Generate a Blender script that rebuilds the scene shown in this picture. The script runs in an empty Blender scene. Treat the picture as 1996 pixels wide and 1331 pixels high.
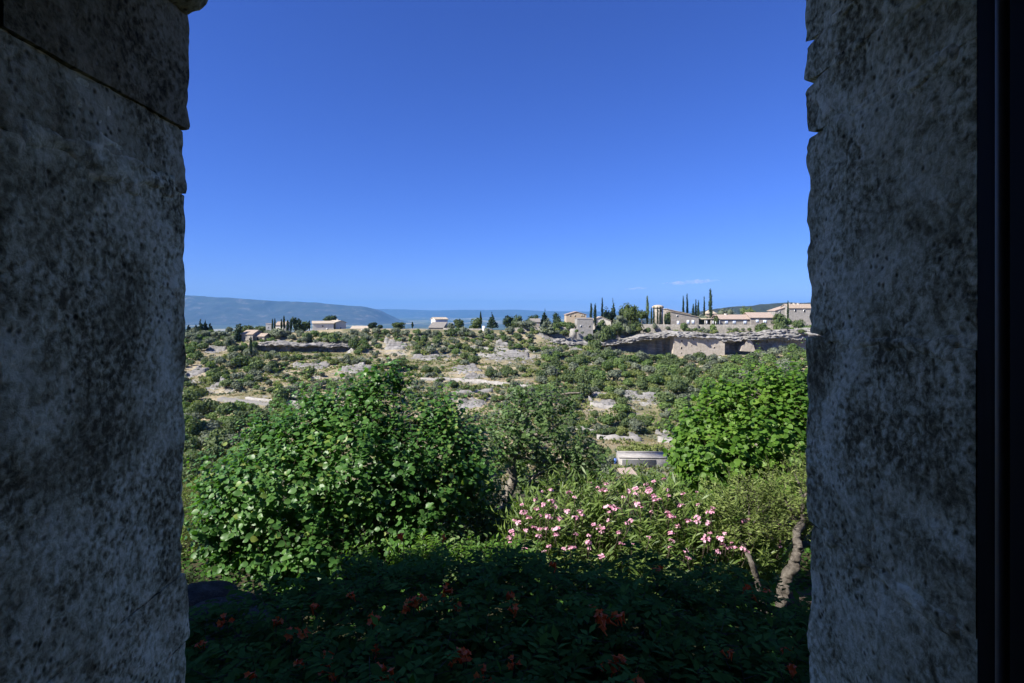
import bpy, bmesh, math, random
import numpy as np
from mathutils import Vector, Matrix, Euler

sc = bpy.context.scene
COL = sc.collection
R = math.radians
random.seed(7)
rng = np.random.default_rng(11)

# ------------------------------------------------------------------ camera, sky, sun, exposure
F, CX, HZ = 1109.0, 998.0, 606.0          # focal length and horizon of the photograph, in its pixels
cd = bpy.data.cameras.new('camera'); cam = bpy.data.objects.new('camera', cd); COL.objects.link(cam)
cd.sensor_width = 36.0; cd.lens = F / 1996 * 36
cd.shift_y = -(665.5 - HZ) / 1996
cd.clip_start = 0.02; cd.clip_end = 90000
cam.location = (0, 0, 0); cam.rotation_euler = (R(90), 0, 0)
sc.camera = cam

SUN = Vector((-0.64, -0.36, 0.68)).normalized()
world = bpy.data.worlds.new('World'); sc.world = world; world.use_nodes = True
wn = world.node_tree
sky = wn.nodes.new('ShaderNodeTexSky'); sky.sky_type = 'NISHITA'; sky.sun_disc = False
sky.sun_elevation = math.asin(SUN.z); sky.sun_rotation = math.atan2(SUN.x, SUN.y)
sky.altitude = 400; sky.air_density = 1.0; sky.dust_density = 0.0; sky.ozone_density = 10.0
tint = wn.nodes.new('ShaderNodeMix'); tint.data_type = 'RGBA'; tint.blend_type = 'MULTIPLY'; tint.inputs[0].default_value = 1.0
tint.inputs[7].default_value = (0.73, 0.85, 1.52, 1)      # the camera's cool white balance on a clean summer sky
wn.links.new(sky.outputs[0], tint.inputs[6])
bg = wn.nodes['Background']; bg.inputs[1].default_value = 0.0525
wn.links.new(tint.outputs[2], bg.inputs[0])

sl = bpy.data.lights.new('sun', 'SUN'); sl.energy = 4.8; sl.angle = R(0.53); sl.color = (1.0, 0.95, 0.87)
so = bpy.data.objects.new('sun', sl); COL.objects.link(so)
so.rotation_euler = SUN.to_track_quat('Z', 'Y').to_euler(); so.location = (-20, -12, 30)

vs = sc.view_settings; vs.view_transform = 'Standard'; vs.look = 'None'; vs.gamma = 1; vs.exposure = 0.98
vs.use_curve_mapping = False
cy = sc.cycles
cy.use_denoising = True; cy.use_adaptive_sampling = True; cy.adaptive_threshold = 0.025
cy.max_bounces = 6; cy.diffuse_bounces = 3; cy.glossy_bounces = 2; cy.transmission_bounces = 3
cy.volume_bounces = 0; cy.transparent_max_bounces = 8; cy.caustics_reflective = False; cy.caustics_refractive = False
cy.sample_clamp_indirect = 6

def P(px, py, Y):
    return Vector(((px - CX) / F * Y, Y, (HZ - py) / F * Y))

# ------------------------------------------------------------------ noise
def _h(ix, iy, iz):
    n = (ix * 374761393 + iy * 668265263 + iz * 1274126177) & 0xffffffff
    n = ((n ^ (n >> 13)) * 1274126177) & 0xffffffff
    return ((n ^ (n >> 16)) & 0xffffff) / float(0xffffff)

def vnoise(p):
    p = np.asarray(p, float); f = np.floor(p); i = f.astype(np.int64); t = p - f; t = t * t * (3 - 2 * t)
    x, y, z = i[:, 0], i[:, 1], i[:, 2]; u, v, w = t[:, 0], t[:, 1], t[:, 2]
    c = lambda a, b, d: _h(x + a, y + b, z + d)
    a0 = c(0,0,0)*(1-u)+c(1,0,0)*u; a1 = c(0,1,0)*(1-u)+c(1,1,0)*u
    b0 = c(0,0,1)*(1-u)+c(1,0,1)*u; b1 = c(0,1,1)*(1-u)+c(1,1,1)*u
    return ((a0*(1-v)+a1*v)*(1-w) + (b0*(1-v)+b1*v)*w) * 2 - 1

def fbm(p, o=4, g=0.5):
    p = np.asarray(p, float); s = np.zeros(len(p)); a = 1.0; tot = 0
    for k in range(o):
        s += a * vnoise(p + 17.3 * k); tot += a; a *= g; p = p * 2.03
    return s / tot

def sstep(a, b, x):
    t = np.clip((np.asarray(x, float) - a) / (b - a), 0, 1); return t * t * (3 - 2 * t)

# ------------------------------------------------------------------ materials
def new_mat(name):
    m = bpy.data.materials.new(name); m.use_nodes = True
    return m, m.node_tree, m.node_tree.nodes['Principled BSDF']

def N(nt, t, **kw):
    n = nt.nodes.new('ShaderNode' + t)
    for k, v in kw.items():
        if k in n.inputs: n.inputs[k].default_value = v
        else: setattr(n, k, v)
    return n

def coords(nt, kind='Object', scale=(1, 1, 1), warp=0):
    tc = N(nt, 'TexCoord'); mp = N(nt, 'Mapping'); mp.inputs['Scale'].default_value = scale
    nt.links.new(tc.outputs[kind], mp.inputs[0]); return mp.outputs[0]

def noise(nt, vec, scale, detail=4, rough=0.55, dist=0.0):
    n = N(nt, 'TexNoise', Scale=scale, Detail=detail, Roughness=rough, Distortion=dist)
    nt.links.new(vec, n.inputs['Vector']); return n.outputs[0]

def ramp(nt, fac, stops):
    r = N(nt, 'ValToRGB'); e = r.color_ramp.elements
    while len(e) > 1: e.remove(e[-1])
    for k, (p, c) in enumerate(stops):
        el = e[0] if k == 0 else e.new(p)
        el.position = p; el.color = (*c, 1) if len(c) == 3 else c
    nt.links.new(fac, r.inputs[0]); return r.outputs[0]

def mixc(nt, fac, a, b, mode='MIX'):
    n = N(nt, 'Mix', data_type='RGBA', blend_type=mode)
    for s, v in ((n.inputs[0], fac), (n.inputs[6], a), (n.inputs[7], b)):
        if isinstance(v, (int, float)): s.default_value = v
        elif isinstance(v, tuple): s.default_value = (*v, 1)
        else: nt.links.new(v, s)
    return n.outputs[2]

def math_n(nt, op, a, b=None, clamp=False):
    n = N(nt, 'Math', operation=op, use_clamp=clamp)
    for s, v in zip(n.inputs, (a, b)):
        if v is None: continue
        if isinstance(v, (int, float)): s.default_value = v
        else: nt.links.new(v, s)
    return n.outputs[0]

def bump(nt, bs, h, strength=0.5, dist=0.02):
    b = N(nt, 'Bump', Strength=strength, Distance=dist)
    nt.links.new(h, b.inputs['Height']); nt.links.new(b.outputs[0], bs.inputs['Normal'])

def leaf_mat(name, stops, rough=0.42, trans=0.3, spec=0.5, tcol=None, obj_rand=False):
    m, nt, bs = new_mat(name)
    at = N(nt, 'Attribute', attribute_name='rnd')
    fac = at.outputs['Fac']
    if obj_rand:
        oi = N(nt, 'ObjectInfo')
        fac = math_n(nt, 'ADD', math_n(nt, 'MULTIPLY', fac, 0.5), math_n(nt, 'MULTIPLY', oi.outputs['Random'], 0.5))
    c = ramp(nt, fac, stops)
    nt.links.new(c, bs.inputs['Base Color'])
    bs.inputs['Roughness'].default_value = rough
    bs.inputs['Specular IOR Level'].default_value = spec
    tr = N(nt, 'BsdfTranslucent')
    tc = mixc(nt, 1.0, c, tcol or (1.5, 1.7, 0.6), 'MULTIPLY'); nt.links.new(tc, tr.inputs[0])
    mx = N(nt, 'MixShader'); mx.inputs[0].default_value = trans
    nt.links.new(bs.outputs[0], mx.inputs[1]); nt.links.new(tr.outputs[0], mx.inputs[2])
    nt.links.new(mx.outputs[0], nt.nodes['Material Output'].inputs[0])
    return m

def stone_mat(name, dark, mid, light, scale=1.0, bstr=0.6, bdist=0.01, rough=0.95, courses=None):
    m, nt, bs = new_mat(name)
    v = coords(nt, 'Object')
    big = noise(nt, v, 2.2 * scale, 6, 0.6, 0.4); fine = noise(nt, v, 26 * scale, 6, 0.65)
    f = math_n(nt, 'ADD', math_n(nt, 'MULTIPLY', big, 0.6), math_n(nt, 'MULTIPLY', fine, 0.4))
    c = ramp(nt, f, [(0.34, dark), (0.5, mid), (0.64, light)])
    h = fine
    if courses:
        br = N(nt, 'TexBrick', Scale=courses, offset=0.5)
        br.inputs['Mortar Size'].default_value = 0.03; br.inputs['Color1'].default_value = (0.75, 0.75, 0.75, 1)
        br.inputs['Color2'].default_value = (1.1, 1.08, 1.05, 1); br.inputs['Mortar'].default_value = (0.9, 0.88, 0.84, 1)
        sx = N(nt, 'SeparateXYZ'); cx = N(nt, 'CombineXYZ'); nt.links.new(v, sx.inputs[0])
        nt.links.new(math_n(nt, 'ADD', sx.outputs[0], sx.outputs[1]), cx.inputs[0]); nt.links.new(sx.outputs[2], cx.inputs[1])
        nt.links.new(cx.outputs[0], br.inputs['Vector'])
        c = mixc(nt, 0.8, c, br.outputs[0], 'MULTIPLY')
    nt.links.new(c, bs.inputs['Base Color']); bs.inputs['Roughness'].default_value = rough
    bs.inputs['Specular IOR Level'].default_value = 0.2
    bump(nt, bs, h, bstr, bdist); return m

MT = {}
# weathered limestone of the window reveal
def reveal_mat():
    m, nt, bs = new_mat('reveal_limestone')
    v = coords(nt, 'Object')
    big = noise(nt, v, 6.0, 5, 0.62, 0.9); mid = noise(nt, v, 85, 4, 0.62, 0.3); fine = noise(nt, v, 120, 4, 0.7)
    oi = N(nt, 'ObjectInfo')
    patch = ramp(nt, noise(nt, v, 5.5, 4, 0.6, 0.5), [(0.42, (0.62, 0.62, 0.62)), (0.56, (1.1, 1.1, 1.1))])
    midm = math_n(nt, 'ADD', math_n(nt, 'MULTIPLY', math_n(nt, 'SUBTRACT', mid, 0.5), patch), 0.5)
    f = math_n(nt, 'ADD', math_n(nt, 'MULTIPLY', big, 0.50), math_n(nt, 'MULTIPLY', midm, 0.56))
    f = math_n(nt, 'SUBTRACT', math_n(nt, 'ADD', f, math_n(nt, 'MULTIPLY', fine, 0.12)), 0.075)
    c = ramp(nt, f, [(0.40, (0.11, 0.09, 0.045)), (0.46, (0.27, 0.235, 0.125)), (0.515, (0.48, 0.43, 0.25)), (0.57, (0.66, 0.60, 0.38)), (0.64, (0.80, 0.74, 0.50))])
    vo = N(nt, 'TexVoronoi', Scale=70.0); nt.links.new(v, vo.inputs['Vector'])
    pit = ramp(nt, vo.outputs['Distance'], [(0.10, (0.22, 0.2, 0.17)), (0.34, (1, 1, 1))])
    gate = ramp(nt, noise(nt, v, 13, 3), [(0.46, (0, 0, 0)), (0.56, (1, 1, 1))])
    pit = mixc(nt, gate, (1, 1, 1), pit)
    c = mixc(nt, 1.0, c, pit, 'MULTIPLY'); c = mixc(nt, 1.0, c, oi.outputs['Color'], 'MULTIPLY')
    nt.links.new(c, bs.inputs['Base Color']); bs.inputs['Roughness'].default_value = 0.95
    bs.inputs['Specular IOR Level'].default_value = 0.15
    h = math_n(nt, 'ADD', math_n(nt, 'MULTIPLY', fine, 0.4), math_n(nt, 'MULTIPLY', pit, 0.5))
    bump(nt, bs, math_n(nt, 'ADD', h, math_n(nt, 'MULTIPLY', mid, 0.8)), 0.8, 0.004); return m
MT['reveal'] = reveal_mat()
MT['mortar'] = stone_mat('mortar', (0.34, 0.30, 0.24), (0.52, 0.47, 0.39), (0.66, 0.61, 0.52), 3, 0.9, 0.008)
MT['plaster'] = stone_mat('plaster', (0.66, 0.62, 0.54), (0.72, 0.68, 0.60), (0.78, 0.74, 0.66), 1, 0.3, 0.004)
MT['rubble'] = stone_mat('rubble_wall', (0.2, 0.18, 0.15), (0.32, 0.29, 0.24), (0.42, 0.39, 0.33), 0.5, 0.6, 0.03, courses=2.2)
m, nt, bs = new_mat('dark_wood'); v = coords(nt, 'Object', (30, 30, 2))
nt.links.new(ramp(nt, noise(nt, v, 1.5, 5), [(0.3, (0.003, 0.0024, 0.002)), (0.7, (0.008, 0.006, 0.005))]), bs.inputs['Base Color'])
bs.inputs['Roughness'].default_value = 0.8; bs.inputs['Specular IOR Level'].default_value = 0.1; MT['wood'] = m
m, nt, bs = new_mat('pale_wood_edge'); v = coords(nt, 'Object', (30, 30, 2))
nt.links.new(ramp(nt, noise(nt, v, 1.5, 5), [(0.3, (0.10, 0.08, 0.06)), (0.7, (0.17, 0.14, 0.11))]), bs.inputs['Base Color'])
MT['wood_edge'] = m

MT['stone_a'] = stone_mat('house_stone', (0.22, 0.20, 0.17), (0.33, 0.30, 0.26), (0.44, 0.41, 0.36), 0.5, 0.7, 0.05, courses=1.8)
MT['stone_grey'] = stone_mat('grey_stone', (0.24, 0.23, 0.21), (0.34, 0.325, 0.30), (0.45, 0.43, 0.40), 0.5, 0.7, 0.05, courses=2.0)
MT['wall_stone'] = stone_mat('old_wall_stone', (0.14, 0.13, 0.11), (0.25, 0.235, 0.205), (0.37, 0.35, 0.315), 0.6, 0.9, 0.08, courses=1.5)
MT['cream'] = stone_mat('cream_render', (0.52, 0.49, 0.42), (0.60, 0.57, 0.49), (0.66, 0.63, 0.55), 0.4, 0.2, 0.02)
MT['white'] = stone_mat('white_render', (0.68, 0.67, 0.64), (0.76, 0.75, 0.72), (0.8, 0.79, 0.77), 0.4, 0.2, 0.02)
MT['peach'] = stone_mat('ochre_render', (0.36, 0.29, 0.20), (0.43, 0.35, 0.25), (0.49, 0.41, 0.30), 0.4, 0.2, 0.02)
MT['cavewall'] = stone_mat('cave_wall_render', (0.30, 0.26, 0.21), (0.42, 0.37, 0.30), (0.52, 0.47, 0.40), 0.4, 0.6, 0.06)
MT['concrete'] = stone_mat('concrete', (0.42, 0.41, 0.38), (0.50, 0.49, 0.46), (0.58, 0.57, 0.54), 0.6, 0.3, 0.02)
MT['gravel'] = stone_mat('grey_gravel', (0.17, 0.17, 0.165), (0.22, 0.22, 0.21), (0.28, 0.28, 0.27), 2, 0.4, 0.02)

def tile_mat(name, a, b, c):
    m, nt, bs = new_mat(name); v = coords(nt, 'Object')
    wv = N(nt, 'TexWave', Scale=1.3, Distortion=1.5, bands_direction='X'); nt.links.new(v, wv.inputs[0])
    f = math_n(nt, 'ADD', math_n(nt, 'MULTIPLY', noise(nt, v, 3, 5, 0.7), 0.75), math_n(nt, 'MULTIPLY', wv.outputs[1], 0.25))
    nt.links.new(ramp(nt, f, [(0.3, a), (0.5, b), (0.7, c)]), bs.inputs['Base Color'])
    bs.inputs['Roughness'].default_value = 0.9; bump(nt, bs, wv.outputs[1], 0.6, 0.06); return m
MT['tile'] = tile_mat('tan_roof_tiles', (0.24, 0.18, 0.13), (0.36, 0.285, 0.215), (0.47, 0.39, 0.30))
MT['tile_pale'] = tile_mat('pale_roof_tiles', (0.34, 0.28, 0.20), (0.46, 0.39, 0.29), (0.58, 0.50, 0.38))
MT['tile_pink'] = tile_mat('pink_roof_tiles', (0.27, 0.20, 0.155), (0.38, 0.295, 0.235), (0.48, 0.39, 0.32))
MT['tile_grey'] = tile_mat('grey_roof_slabs', (0.16, 0.145, 0.125), (0.22, 0.20, 0.175), (0.30, 0.28, 0.25))

def flat(name, col, rough=0.6, metal=0):
    m, nt, bs = new_mat(name); v = coords(nt)
    d = tuple(x * 0.82 for x in col)
    nt.links.new(ramp(nt, noise(nt, v, 6, 4), [(0.35, d), (0.65, col)]), bs.inputs['Base Color'])
    bs.inputs['Roughness'].default_value = rough; bs.inputs['Metallic'].default_value = metal; return m
MT['shutter'] = flat('pale_blue_paint', (0.62, 0.70, 0.82))
MT['glass'] = flat('dark_glass', (0.02, 0.025, 0.03), 0.15)
MT['hole_shade'] = flat('painted_hole_shade', (0.02, 0.018, 0.016), 0.9)  # shade inside wall openings, painted as near-black solid panels
MT['whitepaint'] = flat('white_paint', (0.78, 0.78, 0.78))
MT['blue'] = flat('blue_paint', (0.05, 0.13, 0.42), 0.5)
MT['tyre'] = flat('tyre_rubber', (0.02, 0.02, 0.02), 0.8)
MT['bark'] = stone_mat('grey_bark', (0.055, 0.047, 0.04), (0.12, 0.105, 0.088), (0.21, 0.19, 0.16), 9, 0.9, 0.01)
MT['bark_pale'] = stone_mat('pale_bark', (0.13, 0.11, 0.09), (0.22, 0.195, 0.16), (0.34, 0.31, 0.26), 9, 0.9, 0.01)
MT['twig'] = stone_mat('brown_bark', (0.05, 0.04, 0.03), (0.10, 0.08, 0.06), (0.15, 0.12, 0.09), 9, 0.6, 0.005)

# leaves
MT['hazel'] = leaf_mat('broad_leaf_green', [(0, (0.034, 0.095, 0.020)), (0.4, (0.068, 0.168, 0.034)), (0.8, (0.112, 0.230, 0.050)), (1, (0.22, 0.28, 0.06))], 0.42, 0.34, 0.38)
MT['mulberry'] = leaf_mat('bright_leaf_green', [(0, (0.045, 0.110, 0.014)), (0.5, (0.090, 0.190, 0.024)), (1, (0.165, 0.27, 0.04))], 0.5, 0.36, 0.3)
MT['plum'] = leaf_mat('dull_leaf_green', [(0, (0.045, 0.09, 0.026)), (0.5, (0.09, 0.16, 0.046)), (1, (0.165, 0.235, 0.085))], 0.5, 0.28, 0.35)
MT['oleander'] = leaf_mat('narrow_leaf_green', [(0, (0.06, 0.11, 0.024)), (0.5, (0.125, 0.195, 0.044)), (1, (0.22, 0.285, 0.08))], 0.45, 0.3, 0.4)
MT['fine'] = leaf_mat('fine_leaf_green', [(0, (0.085, 0.13, 0.032)), (0.5, (0.16, 0.215, 0.055)), (1, (0.25, 0.30, 0.095))], 0.55, 0.3, 0.25)
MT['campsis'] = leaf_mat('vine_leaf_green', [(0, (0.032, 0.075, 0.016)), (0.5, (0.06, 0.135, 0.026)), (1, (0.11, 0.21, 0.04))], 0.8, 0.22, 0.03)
MT['pink'] = leaf_mat('pink_petal', [(0, (0.64, 0.24, 0.38)), (0.5, (0.76, 0.42, 0.54)), (1, (0.82, 0.64, 0.70))], 0.6, 0.3, 0.2, (1.05, 0.9, 0.98))
MT['orange'] = leaf_mat('orange_petal', [(0, (0.70, 0.10, 0.02)), (0.5, (0.84, 0.17, 0.035)), (1, (0.90, 0.30, 0.07))], 0.5, 0.3, 0.3, (1.2, 0.9, 0.8))
MT['oak'] = leaf_mat('evergreen_oak_leaves', [(0, (0.052, 0.076, 0.028)), (0.5, (0.099, 0.140, 0.052)), (1, (0.158, 0.204, 0.080))], 0.6, 0.26, 0.2, obj_rand=True)
MT['green'] = leaf_mat('green_shrub_leaves', [(0, (0.064, 0.106, 0.030)), (0.5, (0.116, 0.180, 0.052)), (1, (0.182, 0.248, 0.082))], 0.6, 0.28, 0.2, obj_rand=True)
MT['olive'] = leaf_mat('olive_leaves', [(0, (0.094, 0.114, 0.071)), (0.5, (0.165, 0.192, 0.125)), (1, (0.24, 0.268, 0.18))], 0.6, 0.22, 0.2, (1.2, 1.3, 0.8), obj_rand=True)
MT['scrub'] = leaf_mat('yellow_scrub_leaves', [(0, (0.092, 0.118, 0.034)), (0.5, (0.152, 0.186, 0.054)), (1, (0.222, 0.248, 0.086))], 0.6, 0.2, 0.2, obj_rand=True)
MT['conifer'] = leaf_mat('dark_conifer_leaves', [(0, (0.012, 0.026, 0.012)), (0.5, (0.024, 0.046, 0.018)), (1, (0.042, 0.068, 0.026))], 0.6, 0.1, 0.2, obj_rand=True)
MT['pine'] = leaf_mat('pine_needles', [(0, (0.035, 0.055, 0.014)), (0.5, (0.065, 0.092, 0.024)), (1, (0.10, 0.13, 0.04))], 0.6, 0.12, 0.2, obj_rand=True)
MT['dry'] = leaf_mat('dry_grass', [(0, (0.15, 0.13, 0.055)), (0.5, (0.27, 0.22, 0.10)), (1, (0.36, 0.31, 0.17))], 0.8, 0.2, 0.1, (1.1, 1.0, 0.7))

# hillside ground
def ground_mat():
    m, nt, bs = new_mat('hillside_ground')
    v = coords(nt, 'Object')
    g = N(nt, 'NewGeometry'); sx = N(nt, 'SeparateXYZ'); nt.links.new(g.outputs['True Normal'], sx.inputs[0])
    n1 = noise(nt, v, 0.05, 6, 0.65, 0.3); n2 = noise(nt, v, 0.45, 6, 0.7); n3 = noise(nt, v, 2.5, 4, 0.7)
    mp = N(nt, 'Mapping'); mp.inputs['Scale'].default_value = (0.25, 0.25, 3.0); nt.links.new(v, mp.inputs[0])
    st = noise(nt, mp.outputs[0], 0.6, 6, 0.7, 0.5)
    rock = ramp(nt, math_n(nt, 'ADD', math_n(nt, 'MULTIPLY', st, 0.6), math_n(nt, 'MULTIPLY', n3, 0.4)),
                [(0.36, (0.11, 0.105, 0.095)), (0.46, (0.24, 0.23, 0.21)), (0.60, (0.40, 0.39, 0.37))])
    dry = ramp(nt, n2, [(0.32, (0.20, 0.165, 0.095)), (0.5, (0.33, 0.275, 0.17)), (0.68, (0.43, 0.38, 0.27))])
    scr = ramp(nt, n3, [(0.3, (0.10, 0.10, 0.05)), (0.7, (0.22, 0.205, 0.11))])
    soil = mixc(nt, ramp(nt, n1, [(0.44, (0, 0, 0)), (0.58, (1, 1, 1))]), dry, scr)
    rk = math_n(nt, 'ADD', sx.outputs[2], math_n(nt, 'MULTIPLY', math_n(nt, 'SUBTRACT', n2, 0.5), 0.5))
    fac = ramp(nt, rk, [(0.84, (1, 1, 1)), (0.95, (0, 0, 0))])
    c = mixc(nt, fac, soil, rock)
    nt.links.new(c, bs.inputs['Base Color']); bs.inputs['Roughness'].default_value = 0.95
    bs.inputs['Specular IOR Level'].default_value = 0.1
    bump(nt, bs, n3, 0.8, 0.25); return m
MT['ground'] = ground_mat()
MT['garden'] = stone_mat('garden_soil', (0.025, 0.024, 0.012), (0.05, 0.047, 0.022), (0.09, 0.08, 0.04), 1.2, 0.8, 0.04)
def plain_mat():
    m, nt, bs = new_mat('plain_fields'); v = coords(nt, 'Object', (1, 0.45, 1))
    vo = N(nt, 'TexVoronoi', Scale=0.0028, distance='MANHATTAN'); nt.links.new(v, vo.inputs['Vector'])
    sp = N(nt, 'SeparateColor'); nt.links.new(vo.outputs['Color'], sp.inputs[0])
    c = ramp(nt, sp.outputs[0], [(0.0, (0.05, 0.075, 0.03)), (0.45, (0.07, 0.10, 0.04)), (0.6, (0.13, 0.15, 0.06)), (0.78, (0.30, 0.27, 0.16)), (1, (0.36, 0.33, 0.24))])
    w = noise(nt, v, 0.0009, 5, 0.6)
    c = mixc(nt, ramp(nt, w, [(0.45, (0, 0, 0)), (0.52, (1, 1, 1))]), c, (0.04, 0.06, 0.028))
    nt.links.new(c, bs.inputs['Base Color']); bs.inputs['Roughness'].default_value = 1; return m
MT['plain'] = plain_mat()
def mount_mat(name, a, b, c, scale):
    m, nt, bs = new_mat(name); v = coords(nt, 'Object', (1, 1, 0.5))
    n1 = noise(nt, v, scale, 8, 0.68, 0.6)
    nt.links.new(ramp(nt, n1, [(0.40, a), (0.56, b), (0.68, c)]), bs.inputs['Base Color'])
    bs.inputs['Roughness'].default_value = 1; bump(nt, bs, n1, 1.0, 30); return m
MT['mount'] = mount_mat('mountain_forest', (0.018, 0.028, 0.018), (0.034, 0.044, 0.03), (0.16, 0.15, 0.135), 0.0045)
MT['hillr'] = mount_mat('hill_forest', (0.018, 0.028, 0.014), (0.03, 0.042, 0.02), (0.055, 0.065, 0.035), 0.02)
MT['rock'] = None
def rock_mat(name, k=1.0):
    m, nt, bs = new_mat(name); v = coords(nt, 'Object'); mp = N(nt, 'Mapping')
    mp.inputs['Scale'].default_value = (0.3, 0.3, 2.6); nt.links.new(v, mp.inputs[0])
    st = noise(nt, mp.outputs[0], 0.7 * k, 8, 0.7, 0.6); n3 = noise(nt, v, 3 * k, 5, 0.7); n1 = noise(nt, v, 0.12 * k, 4, 0.6)
    f = math_n(nt, 'ADD', math_n(nt, 'MULTIPLY', st, 0.5), math_n(nt, 'MULTIPLY', n3, 0.25))
    f = math_n(nt, 'ADD', f, math_n(nt, 'MULTIPLY', n1, 0.25))
    c = ramp(nt, f, [(0.37, (0.09, 0.085, 0.075)), (0.46, (0.20, 0.19, 0.172)), (0.55, (0.31, 0.298, 0.278)), (0.66, (0.44, 0.43, 0.405))])
    nt.links.new(c, bs.inputs['Base Color']); bs.inputs['Roughness'].default_value = 0.95
    bs.inputs['Specular IOR Level'].default_value = 0.1
    bump(nt, bs, math_n(nt, 'ADD', st, n3), 0.9, 0.25 / k); return m
MT['rock'] = rock_mat('limestone_rock'); MT['rock_near'] = stone_mat('near_limestone', (0.035, 0.03, 0.022), (0.085, 0.075, 0.055), (0.17, 0.15, 0.115), 2.5, 1.0, 0.03)

# ------------------------------------------------------------------ object helpers
def tag(o, label=None, cat=None, group=None, kind=None):
    for k, v in (('label', label), ('category', cat), ('group', group), ('kind', kind)):
        if v: o[k] = v
    return o

def link(name, me, parent=None, loc=None, rot=None, scale=None):
    o = bpy.data.objects.new(name, me); COL.objects.link(o)
    if parent is not None: o.parent = parent
    if loc is not None: o.location = loc
    if rot is not None: o.rotation_euler = rot
    if scale is not None: o.scale = scale
    return o

def empty(name, loc=(0, 0, 0), rz=0):
    o = bpy.data.objects.new(name, None); COL.objects.link(o); o.location = loc; o.rotation_euler = (0, 0, rz)
    o.empty_display_size = 0.2; return o

def np_mesh(name, verts, faces, mat=None, rnd=None, smooth=False, mat_idx=None):
    """faces: (n,k) int array, or a list of such arrays"""
    fl = faces if isinstance(faces, list) else [faces]
    fl = [np.asarray(f, np.int32) for f in fl if len(f)]
    me = bpy.data.meshes.new(name)
    verts = np.asarray(verts, np.float32)
    me.vertices.add(len(verts)); me.vertices.foreach_set('co', verts.ravel())
    loops = np.concatenate([f.ravel() for f in fl]); tot = np.concatenate([np.full(len(f), f.shape[1], np.int32) for f in fl])
    me.loops.add(len(loops)); me.loops.foreach_set('vertex_index', loops)
    me.polygons.add(len(tot)); st = np.concatenate([[0], np.cumsum(tot)[:-1]]).astype(np.int32)
    me.polygons.foreach_set('loop_start', st); me.polygons.foreach_set('loop_total', tot)
    if mat_idx is not None: me.polygons.foreach_set('material_index', np.asarray(mat_idx, np.int32))
    if smooth: me.polygons.foreach_set('use_smooth', np.ones(len(tot), bool))
    for m in (mat if isinstance(mat, (list, tuple)) else [mat]):
        if m is not None: me.materials.append(m)
    if rnd is not None:
        a = me.attributes.new('rnd', 'FLOAT', 'POINT'); a.data.foreach_set('value', np.asarray(rnd, np.float32))
    me.update(calc_edges=True); return me

class MB:
    def __init__(s): s.v = []; s.f4 = []; s.f3 = []; s.n = 0
    def add(s, v, f4=None, f3=None):
        v = np.asarray(v, float)
        if f4 is not None and len(f4): s.f4.append(np.asarray(f4) + s.n)
        if f3 is not None and len(f3): s.f3.append(np.asarray(f3) + s.n)
        s.v.append(v); s.n += len(v)
    def box(s, x0, x1, y0, y1, z0, z1):
        v = [(x0,y0,z0),(x1,y0,z0),(x1,y1,z0),(x0,y1,z0),(x0,y0,z1),(x1,y0,z1),(x1,y1,z1),(x0,y1,z1)]
        s.add(v, [(0,3,2,1),(4,5,6,7),(0,1,5,4),(1,2,6,5),(2,3,7,6),(3,0,4,7)]); return s
    def tube(s, pts, rad, sides=6, cap=True):
        pts = np.asarray(pts, float); rad = np.broadcast_to(np.asarray(rad, float), (len(pts),))
        t = np.gradient(pts, axis=0); t /= np.linalg.norm(t, axis=1, keepdims=True) + 1e-9
        ref = np.array([0.31, 0.87, 0.38]) if abs(t[0][2]) > 0.7 else np.array([0, 0, 1.0])
        a = np.cross(t, ref); a /= np.linalg.norm(a, axis=1, keepdims=True) + 1e-9; b = np.cross(t, a)
        th = np.linspace(0, 2 * np.pi, sides, endpoint=False)
        ring = pts[:, None] + rad[:, None, None] * (np.cos(th)[None, :, None] * a[:, None] + np.sin(th)[None, :, None] * b[:, None])
        k = len(pts); idx = np.arange(k * sides).reshape(k, sides)
        q = np.stack([idx[:-1], np.roll(idx[:-1], -1, 1), np.roll(idx[1:], -1, 1), idx[1:]], -1).reshape(-1, 4)
        v = ring.reshape(-1, 3); f3 = []
        if cap:
            v = np.vstack([v, pts[0], pts[-1]]); c0 = k * sides
            for j in range(sides):
                f3.append((c0, idx[0][(j + 1) % sides], idx[0][j])); f3.append((c0 + 1, idx[-1][j], idx[-1][(j + 1) % sides]))
        s.add(v, q, f3); return s
    def mesh(s, name, mat, smooth=False, rnd=None):
        fl = []
        if s.f4: fl.append(np.concatenate(s.f4))
        if s.f3: fl.append(np.concatenate(s.f3))
        return np_mesh(name, np.concatenate(s.v), fl, mat, rnd, smooth)
    def obj(s, name, mat, parent=None, smooth=False, **k):
        return link(name, s.mesh(name, mat, smooth), parent, **k)

def bez(p0, p1, p2, n=8):
    t = np.linspace(0, 1, n)[:, None]; p0, p1, p2 = map(np.asarray, (p0, p1, p2))
    return (1 - t) ** 2 * p0 + 2 * t * (1 - t) * p1 + t * t * p2

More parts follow.
